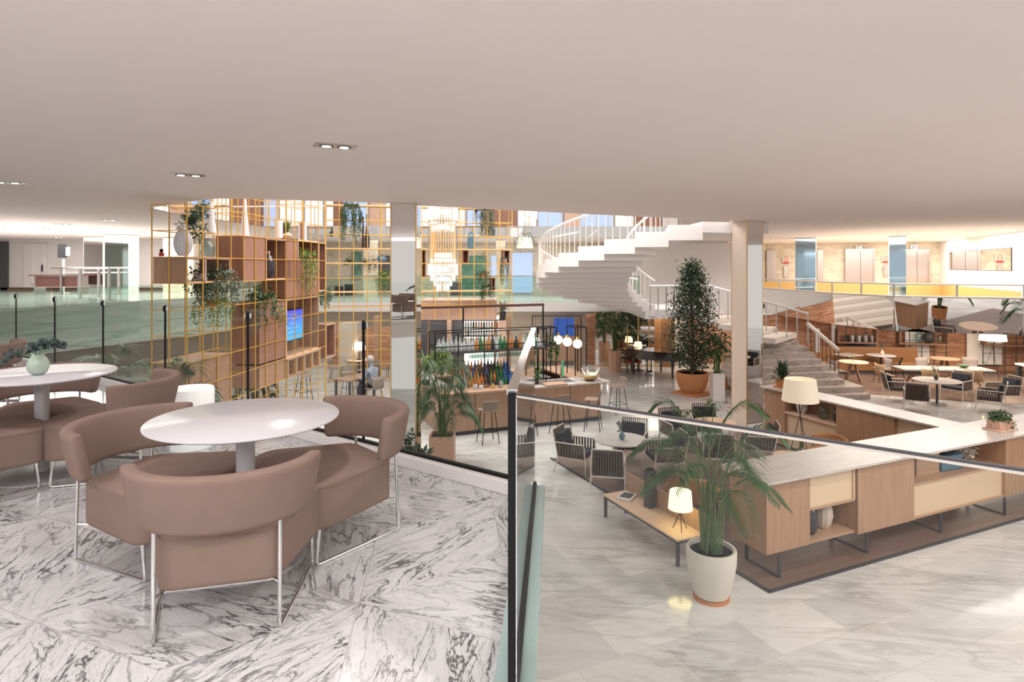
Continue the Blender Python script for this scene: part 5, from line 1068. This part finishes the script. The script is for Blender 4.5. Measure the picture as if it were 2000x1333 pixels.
s0 = stool('bar stool in front of the left half of the bar, nearest the palm', (-.57, 14.35, 0), BA)
for q, rz, lab in (((.35, 15.0), BA, 'bar stool seen through the short glass return railing'), ((1.18, 15.05), BA, 'bar stool seen square from behind at the middle of the bar'), ((2.02, 15.45), BA+.9, 'bar stool turned sideways near the right corner of the bar'), ((2.95, 17.2), BA+1.57, 'bar stool at the right end side of the bar'),
    ((-5.15, 19.4), 2.2, 'stool with beige shell at the desk right of the television wall'), ((-4.75, 19.9), 2.4, 'second stool behind the one at the desk by the television wall'), ((-6.4, 18.9), -2.4, 'stool behind the gold lattice below the television')): dup(s0, (q[0], q[1], 0), rz, lab)

# ================= piano =================
pn = thing('grand_piano', 'glossy black grand piano under the spiral staircase', 'piano', (5.45, 23.2, 0), R(200))
pol = [(-.74, -.75), (.74, -.75), (.74, -.3), (.72, .1), (.5, .4), (.25, .75), (0, .95), (-.4, .98), (-.66, .8), (-.74, .5)]
MB().prism(pol, .66, .96).build('case', 'gloss_black', pn, smooth=30, bevel=.01); MB().prism([(x*1.01, y*1.01) for x, y in pol if y > -.6]+[(-.745, -.45), ], .965, .985).build('lid', 'gloss_black', pn, smooth=30) if False else MB().prism([(x*1.01, max(y, -.5)*1.01) for x, y in pol], .965, .985).build('lid', 'gloss_black', pn, smooth=30)
MB().bx((-.66, -.90, .68), (.66, -.76, .74)).build('keyboard', 'ceramic_white', pn); MB().bx((-.68, -.92, .62), (.68, -.75, .675)).build('key_bed', 'gloss_black', pn)
for x, y in ((-.62, -.62), (.62, -.62), (-.2, .75)): MB().lathe([(.03, 0), (.035, .05), (.045, .35), (.075, .60), (.08, .66)], 8, (x, y, 0)).build('leg', 'gloss_black', pn)
MB().bx((-.12, -.5, .05), (.12, -.44, .12)).bx((-.1, -.5, .12), (-.07, -.46, .66)).bx((.07, -.5, .12), (.1, -.46, .66)).build('pedal_lyre', 'gloss_black', pn)
t = thing('piano_bench', 'black four legged bench left of the grand piano by the tall palm', 'bench', (4.55, 24.7, 0)); MB().bx((-.3, -.2, .45), (.3, .2, .52)).build('seat', 'charcoal', t, bevel=.01); [MB().bx((sx*.27-.02, sy*.17-.02, 0), (sx*.27+.02, sy*.17+.02, .45)).build('leg', 'charcoal', t) for sx in (-1, 1) for sy in (-1, 1)]
t = thing('potted_plant', 'small plant in a square clay pot on the floor behind the white planter', 'plant', (7.0, 20.75, 0)); pot_box(.45, .4, 'terracotta', .4)(t); mb = MB(); bushy(mb, (0, 0, .5), (.2, .2, .14), 90, random.Random(5), .09); mb.build('foliage', 'leaf', t, smooth=0)

# ================= rooms under the far gallery =================
def wallbit(kind, x0, x1, y0, y1, Z, mt, th=.12):
    a = D(x0, y1, Z); b_ = D(x1, y0, Z); return MB().bx((a.x, Z, max(0, a.z)), (b_.x, Z+th, b_.z)).build(kind, mt, smooth=10)
struct(wallbit('trim_90', 820, 906, 624, 722, 24.0, 'dark_panel')); struct(wallbit('trim_91', 700, 762, 640, 720, 24.5, 'brick')); struct(wallbit('trim_92', 640, 662, 632, 720, 24.5, 'brick'))
for x, w, Z, mt, lab in ((735, 10, 22.5, 'oak', 'oak post left of the mirrored column under the gallery'), (877, 8, 23.5, 'oak_pale', 'pale oak post in front of the dark panelled wall'), (992, 12, 23, 'bar_wood', 'oak clad pillar behind the bar racks'), (1130, 13, 22, 'bar_wood', 'oak clad pillar left of the gold mullioned glass')):
    a = D(x-w/2, 700, Z); b_ = D(x+w/2, 700, Z); tag(MB().bx((a.x, Z, 0), (b_.x, Z+.3, 2.3)).build('pillar', mt), lab, 'pillar')
a = D(661, 700, 22.3); b_ = D(697, 700, 22.3); tag(MB().bx((a.x, 22.3, 0), (b_.x, 23, 2.05)).build('marble_block', 'marble_cream'), 'cream veined stone block wall right of the television lattice', 'partition')
a = D(821, 0, 20.6); b_ = D(968, 0, 20.6); t = thing('canopy', 'pale oak bulkhead canopy above the dark bar wall', 'canopy', ((a.x+b_.x)/2, 20.6, 2.33)); w = (b_.x-a.x)/2; MB().bx((-w, 0, 0), (w, 1.8, .62)).build('fascia', 'oak_pale', t); MB().bx((-w-.02, -.02, .62), (w+.02, 1.82, .65)).build('top_panel', 'oak_light', t)
for x in (-w+.06, w-.06): MB().bx((x-.04, 1.6, -2.33), (x+.04, 1.7, 0)).build('post', 'oak', t)
t = thing('planter_plant', 'spiky dark plant in a pot at the right end of the pale canopy', 'plant', (b_.x+.22, 20.8, 2.3)); MB().lathe([(.1, 0), (.13, .3)], 14).build('pot', 'charcoal', t); mb = MB(); tuft(mb, (0, 0, .3), .15, .3, 70, random.Random(2), .035, .42); mb.build('foliage', 'leaf', t, smooth=0); MB().bx((-.13, -.1, -2.3), (.13, .1, 0)).build('stand', 'oak_pale', t)
# back bar shelving
a = D(905, 0, 23.2); b_ = D(980, 0, 23.2); bb = thing('bottle_shelving', 'bright back bar shelving with rows of bottles behind the island bar', 'shelving', ((a.x+b_.x)/2, 23.2, 0)); w = (b_.x-a.x)/2
MB().bx((-w, .35, 0), (w, .4, 2.25)).build('back_panel', 'lamp_white', bb)
for z in (.9, 1.2, 1.5, 1.8, 2.1): MB().bx((-w, 0, z-.03), (w, .345, z)).build('shelf_board', 'charcoal', bb)
r_ = random.Random(5); first = {}
for z in (.9, 1.2, 1.5, 1.8):
    for i in range(14):
        mt, nm = [cols[4], cols[4], cols[2], cols[3], cols[7]][r_.randrange(5)]
        if mt not in first: o = tag(MB().lathe(prof_a, 8).build('bottle', mt), '%s bottle on the bright back bar shelving' % nm, 'bottle', '%s bottles on the back bar shelving' % nm); first[mt] = o
        else: o = first[mt].copy(); COL.objects.link(o)
        o.location = ((a.x+b_.x)/2-w+.08+i*(2*w-.16)/13, 23.32, z+.001)
mat('blue_display', (.02, .05, .2), .3, emit=(.03, .09, .35), es=.6); struct(wallbit('trim_93', 1082, 1124, 622, 657, 25.6, 'blue_display')); struct(wallbit('trim_94', 1045, 1124, 657, 705, 25.4, 'bar_wood')); struct(wallbit('trim_95', 1290, 1318, 622, 718, 24.8, 'leather_tan')); struct(wallbit('trim_96', 1145, 1162, 615, 712, 24.4, 'brick'))
t = thing('glazed_wall', 'mirrored glass wall divided by gold mullions behind the palm and piano', 'partition', (0, 25.3, 0)); a = D(1162, 0, 25.3); b_ = D(1290, 0, 25.3)
MB().bx((a.x, .05, 0), (b_.x, .09, 2.3)).build('mirror_panel', 'mirror', t)
for k in range(7): x = a.x+(b_.x-a.x)*k/6; MB().bx((x-.02, 0, 0), (x+.02, .045, 2.3)).build('mullion', 'brass', t)
for z in (.02, .72, 1.45, 2.26): MB().bx((a.x, .005, z), (b_.x, .04, z+.035)).build('transom', 'brass', t)
p = D(1246, 672, 24.4); t = ped_table('small dark lamp table by the gold mullioned glass', (p.x, 24.4, 0), .3, .6, 'walnut', name='side_table'); tripod_lamp('table_lamp', 'lit cream lamp beyond the grand piano', (p.x, 24.4, .602), .17, .14, .28, .52, .1, 'lamp_lit')
for x, lab in ((1228, 'dark red chair left of the lit lamp behind the piano'), (1240, 'dark red chair right beside the lit lamp behind the piano')):
    p = D(x, 680, 23.9); t = thing('side_chair', lab, 'chair', (p.x, 23.9, 0)); MB().bx((-.1, -.2, .4), (.2, .2, .46)).build('seat', 'red', t); MB().lathe([(.13, .46), (.16, .7), (.12, .95), (.02, .98)], 14, (.05, .12, 0)).build('backrest', 'desk_brown', t); [MB().bx((sx*.1+.03, sy*.16-.015, 0), (sx*.1+.06, sy*.16+.015, .4)).build('leg', 'charcoal', t) for sx in (-1, 1) for sy in (-1, 1)]
# casual tables under the left / far gallery
def shell_chair(label, loc, rz, mt='grey_shell', leg='charcoal'):
    t = thing('shell_chair', label, 'chair', loc, rz); vs = []; n = 10; m_ = 6
    for i in range(m_+1):
        for j in range(n+1):
            u = -1+2*j/n; v = i/m_
            if v < .5: vs.append((u*.24, .22-.42*v/.5, .45+.02*u*u))
            else: q = (v-.5)/.5; vs.append((u*(.24+.03*q), -.20-.08*q+.10*u*u*q, .45+.38*q+.02*u*u))
    o = MB().add(vs, [(i*(n+1)+j, i*(n+1)+j+1, (i+1)*(n+1)+j+1, (i+1)*(n+1)+j) for i in range(m_) for j in range(n)]).build('seat', mt, t, smooth=180); o.modifiers.new('s', 'SOLIDIFY').thickness = .03
    for sx in (-1, 1):
        for sy in (-1, 1): MB().tube([(sx*.17, sy*.15, .44), (sx*.22, sy*.21, 0)], .011, 6).build('leg', leg, t)
    return t
t = ped_table('oak cafe table with a table lamp seen through the glass left of the mirrored column', (-5.55, 22.3, 0), .45, .74, 'oak_light'); 
t = thing('table_lamp', 'white shaded table lamp on the cafe table left of the mirrored column', 'lamp', (-5.55, 22.3, .742)); MB().lathe([(.1, 0), (.1, .02), (.015, .04), (.012, .35)], 16).build('stem', 'black', t); shade(MB(), .24, .2, .34, .62).build('lamp_shade', 'lamp_white', t)
sc0 = shell_chair('grey shell chair left of the cafe table with the lamp', (-6.3, 22.0, 0), face(1, .1)); 
for q, f_, lab in (((-4.9, 21.6), (-.6, .8), 'grey shell chair in front of the cafe table with the lamp'), ((-4.4, 22.6), (-1, 0), 'grey shell chair right of the cafe table with the lamp'), ((-10.0, 18.6), (1, 0), 'grey shell chair under the left gallery by the kentia palm'), ((-8.0, 18.2), (-1, .3), 'grey shell chair under the left gallery nearer the gold lattice'),
    ((11.4, 21.5), (1, 0), 'grey shell chair left of the round oak dining table'), ((13.2, 21.9), (-1, .1), 'grey shell chair right of the round oak dining table'), ((14.75, 21.9), (.2, -1), 'grey shell chair behind the left part of the long white table'), ((16.5, 22.0), (-.2, -1), 'grey shell chair behind the right part of the long white table'), ((17.35, 19.6), (-1, 0), 'grey shell chair at the black framed table on the right edge')): dup(sc0, (*q, 0), face(*f_), lab)
ped_table('white round table under the left gallery', (-9.0, 18.3, 0), .45, .74, 'table_white')
# seated person
pe = thing('person', 'grey haired person in a patterned shirt sitting at a table left of the mirrored column', 'person', (-4.15, 18.4, 0), R(60))
def skinned(name, pts, edges, mt, parent, sub=2):
    me = bpy.data.meshes.new(name); me.from_pydata([p[0] for p in pts], edges, []); o = bpy.data.objects.new(name, me); COL.objects.link(o); o.parent = parent; me.materials.append(M[mt])
    o.modifiers.new('skin', 'SKIN'); 
    if not me.skin_vertices: me.attributes.new
    for sv, p in zip(me.skin_vertices[0].data, pts): sv.radius = (p[1], p[2] if len(p) > 2 else p[1])
    me.skin_vertices[0].data[0].use_root = True
    s_ = o.modifiers.new('sub', 'SUBSURF'); s_.levels = sub; s_.render_levels = sub; o.modifiers['skin'].use_smooth_shade = True; return o
body = [((0, 0, .52), .16, .13), ((0, .02, .72), .14, .11), ((0, .04, .98), .17, .11), ((0, .06, 1.10), .07, .06), ((0, .10, 1.16), .055, .055), ((0, .14, 1.24), .085, .10), ((0, .14, 1.33), .075, .09),
 ((-.19, .05, 1.02), .06), ((-.24, .12, .78), .048), ((-.18, .34, .74), .038), ((-.14, .42, .75), .03), ((.19, .05, 1.02), .06), ((.24, .12, .78), .048), ((.18, .34, .74), .038), ((.14, .42, .75), .03)]
try:
    o = skinned('body', body, [(0, 1), (1, 2), (2, 3), (3, 4), (4, 5), (5, 6), (2, 7), (7, 8), (8, 9), (9, 10), (2, 11), (11, 12), (12, 13), (13, 14)], 'shirt', pe)
    skinned('trousers', [((0, 0, .50), .15, .12), ((-.1, .2, .52), .09), ((-.11, .45, .50), .07), ((-.11, .47, .12), .05), ((.1, .2, .52), .09), ((.11, .45, .50), .07), ((.11, .47, .12), .05)], [(0, 1), (1, 2), (2, 3), (0, 4), (4, 5), (5, 6)], 'trouser', pe)
except Exception as e: print('person', e)
MB().sph((0, .15, 1.30), .10, 18, 14, 1.2).build('face', 'skin', pe); MB().sph((0, .125, 1.335), .108, 18, 12, 1.1).build('hair', 'hair_grey', pe); MB().sph((0, .255, 1.29), .018, 8, 6).build('nose', 'skin', pe)
for sx in (-1, 1):
    MB().sph((sx*.035, .238, 1.325), .011, 8, 6).build('eye', 'charcoal', pe); MB().sph((sx*.1, .15, 1.30), .025, 8, 6).build('ear', 'skin', pe); h = MB().sph((sx*.12, .47, .755), .038, 10, 8, .6).build('hand', 'skin', pe)
    for k in range(5): MB().tube([(sx*.12+(k-2)*.016, .49, .76), (sx*.12+(k-2)*.019, .53+(.012 if 0 < k < 4 else -.015), .758), (sx*.12+(k-2)*.019, .55+(.012 if 0 < k < 4 else -.02), .75)], .0075, 6).build('finger', 'skin', h)
    MB().bx((sx*.11-.045, .42, 0), (sx*.11+.045, .66, .09)).build('shoe', 'charcoal', pe, bevel=.02)
MB().tube([(-.035, .238, 1.255), (0, .245, 1.25), (.035, .238, 1.255)], .005, 5).build('mouth', 'red', pe)
dup(sc0, (-4.15, 18.4, 0), R(60), 'dark shell chair that the grey haired person sits on')
pt = LP((-4.15, 18.4), R(60), .05, .78); t = thing('dining_table', 'dark wooden table in front of the seated person', 'table', (pt.x, pt.y, 0), R(60)); MB().bx((-.6, -.35, .70), (.6, .35, .73)).build('tabletop', 'walnut', t); [MB().bx((sx*.52-.03, sy*.28-.03, 0), (sx*.52+.03, sy*.28+.03, .70)).build('leg', 'charcoal', t) for sx in (-1, 1) for sy in (-1, 1)]

# ================= right dining area =================
struct(MB().bx((9.5, 18.6, 0), (26, 26, .010)).build('floor', 'parquet')) if False else struct(MB().prism([(9.4, 24.6), (11.0, 20.0), (14.5, 18.4), (26, 17.0), (26, 25), (9.4, 26)], .0, .010).build('floor', 'parquet'))
def wood_table(label, loc, r=.5, top='oak_light'):
    t = thing('round_table', label, 'table', loc); MB().lathe([(r-.02, .70), (r, .71), (r, .74)], 40).build('tabletop', top, t)
    for k in range(4): a = k*math.pi/2+.4; MB().bar((.06*math.cos(a), .06*math.sin(a), .70), (.34*math.cos(a), .34*math.sin(a), 0), .045).build('leg', 'walnut', t)
    return t
wood_table('round light oak table with splayed legs beside the marble stairs', (12.1, 21.8, .01), .49); bud('glass votive on the round oak table by the stairs', (12.1, 21.8, .752), 'glass_item', .6, 5, 'leaf_light')
ped_table('round white table in front of the brown banquette', (14.05, 23.4, .01), .5, .74, 'table_white'); bud('leafy sprig in a small vase on the white banquette table', (14.1, 23.4, .752), 'oak_light', 1.2, 6)
t = thing('square_table', 'square grey marble cafe table at the left end of the banquette', 'table', (12.9, 23.6, .01), A24); MB().bx((-.42, -.35, .71), (.42, .35, .74)).build('tabletop', 'marble_table', t); MB().cyl((0, 0, .02), .03, .69).build('column', 'charcoal', t); MB().lathe([(.22, 0), (.22, .02)], 20).build('base', 'charcoal', t)
bq = thing('banquette', 'long brown leather banquette along the brick wall behind the marble stairs', 'sofa', (11.9, 24.25, .01), R(-7)); MB().bx((0, -.55, .1), (3.9, .1, .45)).build('seat', 'leather_brown', bq, bevel=.04); MB().bx((0, .11, .1), (3.9, .32, .95)).build('backrest', 'leather_brown', bq, bevel=.04); MB().bx((.05, -.5, 0), (3.85, .25, .1)).build('plinth', 'charcoal', bq)
lt = thing('long_table', 'long narrow marble topped table with dark edge in the right dining area', 'table', (14.3, 20.4, .01), R(-6)); MB().bx((-1.4, -.4, .70), (1.4, .4, .74)).build('tabletop', 'marble_table', lt); MB().bx((-1.4, -.405, .66), (1.4, .405, .70)).build('edge_band', 'charcoal', lt); [MB().bar((sx*.9+sx*.2, sy*.3, 0), (sx*.9, 0, .66), .05).build('leg', 'walnut', lt) for sx in (-1, 1) for sy in (-1, 1)]
vase('bowl', 'low green bowl on the long marble table', (15.0, 20.4, .752), [(.05, 0), (.14, .05), (.17, .1), (.15, .1), (.001, .03)], 'leaf', cat='bowl'); 
t = thing('wine_glass', 'clear stemmed glass standing on the long marble table', 'glass', (15.55, 20.25, .752)); MB().lathe([(.04, 0), (.005, .01), (.005, .1), (.045, .15), (.05, .2), (.04, .25)], 16).build('bowl', 'glass_item', t)
tc0 = shell_chair('tan shell chair in front of the left half of the long marble table', (13.3, 19.75, .01), face(0, 1), 'tan_shell', 'oak_light'); dup(tc0, (14.6, 19.6, .01), face(.1, 1), 'tan shell chair in front of the middle of the long marble table'); dup(tc0, (12.5, 20.6, .01), face(1, 0), 'tan shell chair at the left end of the long marble table')
rb = thing('black_chair', 'round black wicker chair in front of the white banquette table', 'chair', (14.1, 22.7, .01), 0); MB().lathe([(.001, .42), (.27, .43), (.27, .45), (.001, .45)], 24).build('seat', 'black', rb)
mb = MB()
for k in range(13): a = math.pi+math.pi*k/12; mb.tube([(.18*math.cos(a), .18*math.sin(a), .45), (.30*math.cos(a), .26*math.sin(a), .75)], .008, 5)
mb.tube([(.30*math.cos(math.pi+math.pi*k/12), .26*math.sin(math.pi+math.pi*k/12), .75) for k in range(13)], .014, 6).build('backrest', 'black', rb)
for sx in (-1, 1):
    for sy in (-1, 1): MB().tube([(sx*.18, sy*.18, .42), (sx*.24, sy*.24, 0)], .012, 6).build('leg', 'black', rb)
wood_table('round wooden table behind the long marble table', (15.9, 22.6, .01), .5, 'oak_x')
tripod_lamp('floor_lamp', 'tall tripod floor lamp with lit cream shade by the brick wall at right', (17.45, 22.3, .01), .42, .36, 1.42, 1.78, .36, 'lamp_lit')
bt = thing('black_table', 'high black framed table with pale top at the right edge of the picture', 'table', (17.4, 20.0, .01), R(-6)); MB().bx((-.7, -.4, .84), (.9, .4, .9)).build('tabletop', 'table_white', bt); [MB().bx((x-.06, y-.06, 0), (x+.06, y+.06, .84)).build('leg', 'charcoal', bt) for x in (-.62, .8) for y in (-.32, .32)]
# furniture beyond the right edge of the picture that the mirrored parapet shows
palm('tall palm right of the picture, seen mirrored in the parapet', (11.5, 9.2, 0), 3.0, 1.0, 18, pot_lathe([(.25, 0), (.3, .5)], 'terracotta'), 51, .7, .36, .03, 24)
palm('second palm right of the picture, seen mirrored beside the first', (14.6, 11.2, 0), 2.7, .9, 18, pot_lathe([(.25, 0), (.3, .5)], 'white_paint'), 52, .7, .36, .03, 24)
for q, lab in (((13.2, 12.4), 'wooden table reflected at the left of the mirrored parapet'), ((15.8, 9.6), 'wooden table reflected in the middle of the mirrored parapet'), ((18.2, 12.6), 'wooden table reflected at the right of the mirrored parapet')): wood_table(lab, (*q, 0), .6)
for q, f_, lab in (((12.2, 12.4), (1, 0), 'reflected rope armchair left of the left mirrored table'), ((14.2, 12.6), (-1, 0), 'reflected rope armchair right of the left mirrored table'), ((16.8, 9.7), (-1, 0), 'reflected rope armchair by the middle mirrored table'), ((17.2, 12.4), (1, 0), 'reflected rope armchair by the right mirrored table'), ((15.0, 8.6), (.5, .8), 'reflected rope armchair in front of the middle mirrored table')): dup(ac, (*q, 0), face(*f_), lab)
struct(MB().box((0, 0, 0), (8, 6, .012)).build('floor', 'parquet', loc=(15.5, 11, .006), rz=A24))
# wall panels and racks in front of the brick wall
bw0, bw1 = (7.5, 26.1), (26, 23.1); ba = math.atan2(bw1[1]-bw0[1], bw1[0]-bw0[0])
def bwp(x, off=.1):
    q = on_wall(bw0, bw1, x); return q+Vector((math.sin(ba)*off, -math.cos(ba)*off))
def brickbit(x0, x1, z0, z1, mt, nm, off=.1, th=.06):
    a = bwp(x0, off); b_ = bwp(x1, off); L_ = (b_-a).length; o = MB().bx((0, -th, z0), (L_, 0, z1)).build(nm, mt, smooth=10); o.location = (a.x, a.y, 0); o.rotation_euler = (0, 0, ba); return o
for n, (x0, x1, z0, z1, mt) in enumerate([(1885, 1953, .25, 2.08, 'wall_white'), (1765, 1812, .25, 2.08, 'wall_white'), (1652, 1708, .35, 1.35, 'dark_panel'), (1622, 1630, 0, 2.08, 'white_paint'), (1480, 1700, 0, .2, 'white_paint')]): struct(brickbit(x0, x1, z0, z1, mt, 'trim_%d' % (100+n), .085, .05))
for x0, x1, lab in ((1625, 1700, 'dark wire display rack with a walnut shelf above the brown banquette'), (1742, 1835, 'dark wire display rack with vases in front of the brick wall'), (1905, 1990, 'dark wire rack with a long walnut shelf behind the floor lamp')):
    a = bwp(x0, .5); b_ = bwp(x1, .5); L_ = (b_-a).length; t = thing('wire_rack', lab, 'rack', (a.x, a.y, .01), ba)
    for k in range(5): x = L_*k/4; MB().bx((x-.012, -.012, 0), (x+.012, .012, 2.05)).build('upright', 'charcoal', t)
    for z in (.3, .75, 1.2, 1.65, 2.0): MB().bx((0, -.010, z-.01), (L_, .010, z+.01)).build('rail', 'charcoal', t)
    MB().bx((0, -.2, 1.05), (L_, .2, 1.10)).build('shelf_board', 'walnut', t); MB().bx((0, -.2, 1.10), (.04, .2, 1.6)).build('side_panel', 'walnut', t); MB().bx((L_-.04, -.2, 1.10), (L_, .2, 1.6)).build('side_panel', 'walnut', t)
for x, h, r, mt, lab in ((1784, .5, .13, 'glass_item', 'tall clear glass vase on the dark display rack'), (1803, .5, .2, 'charcoal', 'round dark ribbed vase on the dark display rack'), (1825, .4, .1, 'glass_item', 'small clear vase at the right of the dark display rack')):
    q = bwp(x, .42); vase('rack_vase', lab, (q.x, q.y, 1.112), egg(r, h, .5, .5), mt)
for k in range(4): q = bwp(1656+k*13, .42); t = thing('wine_cooler', 'steel cooler, %s from the left, on the walnut shelf above the banquette' % ['first', 'second', 'third', 'fourth'][k], 'cooler', (q.x, q.y, 1.112)); MB().lathe([(.1, 0), (.13, .26), (.12, .26)], 16).build('body', 'steel', t); MB().lathe([(.125, .255), (.135, .262), (.125, .27)], 16).build('rim', 'chrome', t)
# ================= terrace furniture =================
def loft_back():
    vs = []; fs = []; NP = 34; cs = 16; a_, b_ = .33, .29; ph = R(76)
    def ring(phi, sc_):
        cx, cy = a_*math.sin(phi), -.080+b_*(1-math.cos(phi)); nx, ny = math.sin(phi)/a_, -math.cos(phi)/b_; l = math.hypot(nx, ny); nx /= l; ny /= l
        out = []
        for k in range(cs):
            t = 2*math.pi*k/cs; c, s_ = math.cos(t), math.sin(t); u = math.copysign(abs(c)**.45, c)*.036*sc_[0]; v = math.copysign(abs(s_)**.30, s_)*.120*sc_[1]
            z = .568+v; lean = (v+.12)*.20; out.append((cx+nx*(u+lean), cy+ny*(u+lean), z))
        return out
    rings = []
    for i in range(NP+1): rings.append(ring(-ph+2*ph*i/NP, (1, 1)))
    e = lambda sg: [ring(sg*(ph+R(d)), (s1, s2)) for d, s1, s2 in ((2.2, .93, .985), (3.8, .72, .95), (4.7, .35, .90))]
    rings = e(-1)[::-1]+rings+e(1)
    for r in rings: vs += r
    for i in range(len(rings)-1):
        for k in range(cs): fs.append((i*cs+k, (i+1)*cs+k, (i+1)*cs+(k+1) % cs, i*cs+(k+1) % cs))
    fs += [tuple(range(cs)), tuple(range((len(rings)-1)*cs, len(rings)*cs))[::-1]]
    return MB().add(vs, fs)
def rounded(poly, r, n=5):
    out = []; N_ = len(poly)
    for i in range(N_):
        p = Vector(poly[i]).to_3d() if len(poly[i]) == 3 else Vector((*poly[i], 0)); a = Vector((*poly[i-1][:2], 0)); b_ = Vector((*poly[(i+1) % N_][:2], 0)); p = Vector((*poly[i][:2], 0))
        d1 = (a-p).normalized(); d2 = (b_-p).normalized(); q1 = p+d1*r; q2 = p+d2*r
        for k in range(n+1): t = k/n; out.append(tuple((q1*(1-t)**2+p*2*t*(1-t)+q2*t*t)[:2]))
    return out
def lounge(label, loc, rz):
    t = thing('lounge_chair', label, 'chair', loc, rz)
    poly = rounded([(-.225, .02), (.225, .02), (.385, .50), (.30, .63), (0, .67), (-.30, .63), (-.385, .50)], .05)
    n = len(poly); cx, cy = 0, .33; vs = []; fs = []
    prof = [(.95, .185), (.99, .192), (1, .21), (1, .395), (.992, .41), (.97, .419), (.92, .425), (.5, .434), (.02, .438)]
    for s_, z in prof: vs += [(cx+(x-cx)*s_, cy+(y-cy)*s_, z-.03*max(0, .35-(cy+(y-cy)*s_))*(z > .3)) for x, y in poly]
    for i in range(len(prof)-1): fs += [(i*n+k, i*n+(k+1) % n, (i+1)*n+(k+1) % n, (i+1)*n+k) for k in range(n)]
    fs += [tuple(range(n))[::-1], tuple(range((len(prof)-1)*n, len(prof)*n))]
    st_ = MB().add(vs, fs).build('seat', 'fabric', t, smooth=60)
    MB().tube([(cx+(x-cx)*1.003, cy+(y-cy)*1.003, .402) for x, y in poly], .0035, 5, closed=True).build('seam', 'fabric', st_)
    bk = loft_back().build('backrest', 'fabric', t, smooth=70)
    for sx in (-1, 1):
        MB().tube([(sx*.237, .004, .47), (sx*.235, -.015, .02), (sx*.237, -.011, .010), (sx*.242, .0, .008), (sx*.335, .50, .008), (sx*.337, .515, .012), (sx*.338, .52, .03), (sx*.335, .50, .19)], .0085, 10).build('leg', 'chrome', t)
        MB().tube([(sx*.235, -.01, .185), (sx*.21, .06, .18)], .006, 8).build('bracket', 'chrome', t)
    MB().tube([(-.21, .05, .178), (.21, .05, .178)], .007, 8).build('cross_bar', 'chrome', t)
    return t
def white_table(label, c, name='round_table'):
    t = thing(name, label, 'table', (c[0], c[1], TZ)); r = .465
    MB().lathe([(.001, .700), (r-.06, .700), (r-.012, .712), (r, .718), (r, .724), (r-.002, .726), (.001, .726)], 72).build('tabletop', 'table_white', t, smooth=50)
    MB().lathe([(.052, .01), (.046, .03), (.046, .70)], 32).build('column', 'pedestal_grey', t); MB().lathe([(.30, 0), (.30, .006), (.27, .012), (.06, .022), (.001, .022)], 48).build('base', 'pedestal_grey', t); return t
T1 = (-1.375, 3.17); T2 = (-3.42, 4.47); T3 = (-6.25, 6.55)
white_table('nearest round white pedestal table among three brown lounge chairs', T1); white_table('round white pedestal table with a green glass vase at the left', T2); white_table('round white pedestal table farthest away at the left edge', T3)
def around(T, hd, r=.70):
    h = R(hd); d = Vector((math.sin(h), math.cos(h), 0)); p = Vector((*T, TZ))+d*r; return p, math.atan2(-d.y, -d.x)-math.pi/2
p, a = around(T1, 165, .69); lc = lounge('brown fabric lounge chair with its back to the camera, nearest of all', p, a)
for T, hd, r_, lab in ((T1, 48, .75, 'brown lounge chair at the right side of the nearest white table'), (T1, -76, .81, 'brown lounge chair at the left side of the nearest white table'),
    (T2, 82, .76, 'brown lounge chair right of the table with the green glass vase'), (T2, 204, .72, 'brown lounge chair cut by the left edge in front of the vase table'), (T2, -36, .74, 'brown lounge chair behind the table with the green glass vase'),
    (T3, 84, .76, 'brown lounge chair facing away at the farthest white table'), (T3, 200, .74, 'brown lounge chair at the left edge near the farthest white table')):
    p, a = around(T, hd, r_); dup(lc, p, a, lab)
t = thing('drum_table', 'glossy white drum side table by the glass railing', 'side table', (-2.68, 5.13, TZ)); MB().lathe([(.165, 0), (.175, .01), (.178, .48), (.172, .492), (.001, .494)], 48).build('body', 'drum_white', t, smooth=50); MB().lathe([(.15, -.0), (.15, .004)], 32).build('foot_ring', 'steel', t)
t = thing('glass_vase', 'round frosted green ribbed glass vase with eucalyptus on the left white table', 'vase', (-3.41, 4.42, TZ+.727)); mat('green_frost', (.50, .62, .52), .2, noise=.0)
MB().lathe([(.03, 0), (.05, .012), (.066, .05), (.068, .08), (.055, .115), (.036, .135), (.036, .145), (.03, .145), (.03, .13)], 72, flute=.025, nf=24).build('body', 'green_frost', t, smooth=60)
mb = MB(); ms_ = MB(); r_ = random.Random(12)
for e in ((.21, -.02, .21), (.16, .03, .20), (.06, .0, .21), (.03, .05, .19), (-.10, .02, .16), (-.24, -.02, .10), (-.29, .02, .05), (.0, -.05, .18)):
    pts = [Vector((0, 0, .11)), Vector((e[0]*.3, e[1]*.5, .13+e[2]*.25)), Vector((e[0]*.7, e[1], .1+e[2]*.65)), Vector(e)]; ms_.tube(pts, .0022, 5)
    for k in range(13):
        t_ = .25+.8*k/12; q = pts[1].lerp(pts[2], min(1, t_*1.6)) if t_ < .6 else pts[2].lerp(pts[3], min(1.05, (t_-.6)/.4))
        for j in range(2): leafquad(mb, q, Vector((r_.uniform(-1, 1), r_.uniform(-1, 1), r_.uniform(-.6, 1))), Vector((r_.uniform(-.5, .5), -1, r_.uniform(0, 1))), .040, .034)
ms_.build('stem', 'stem_green', t); mb.build('foliage', 'leaf_blue', t, smooth=0)
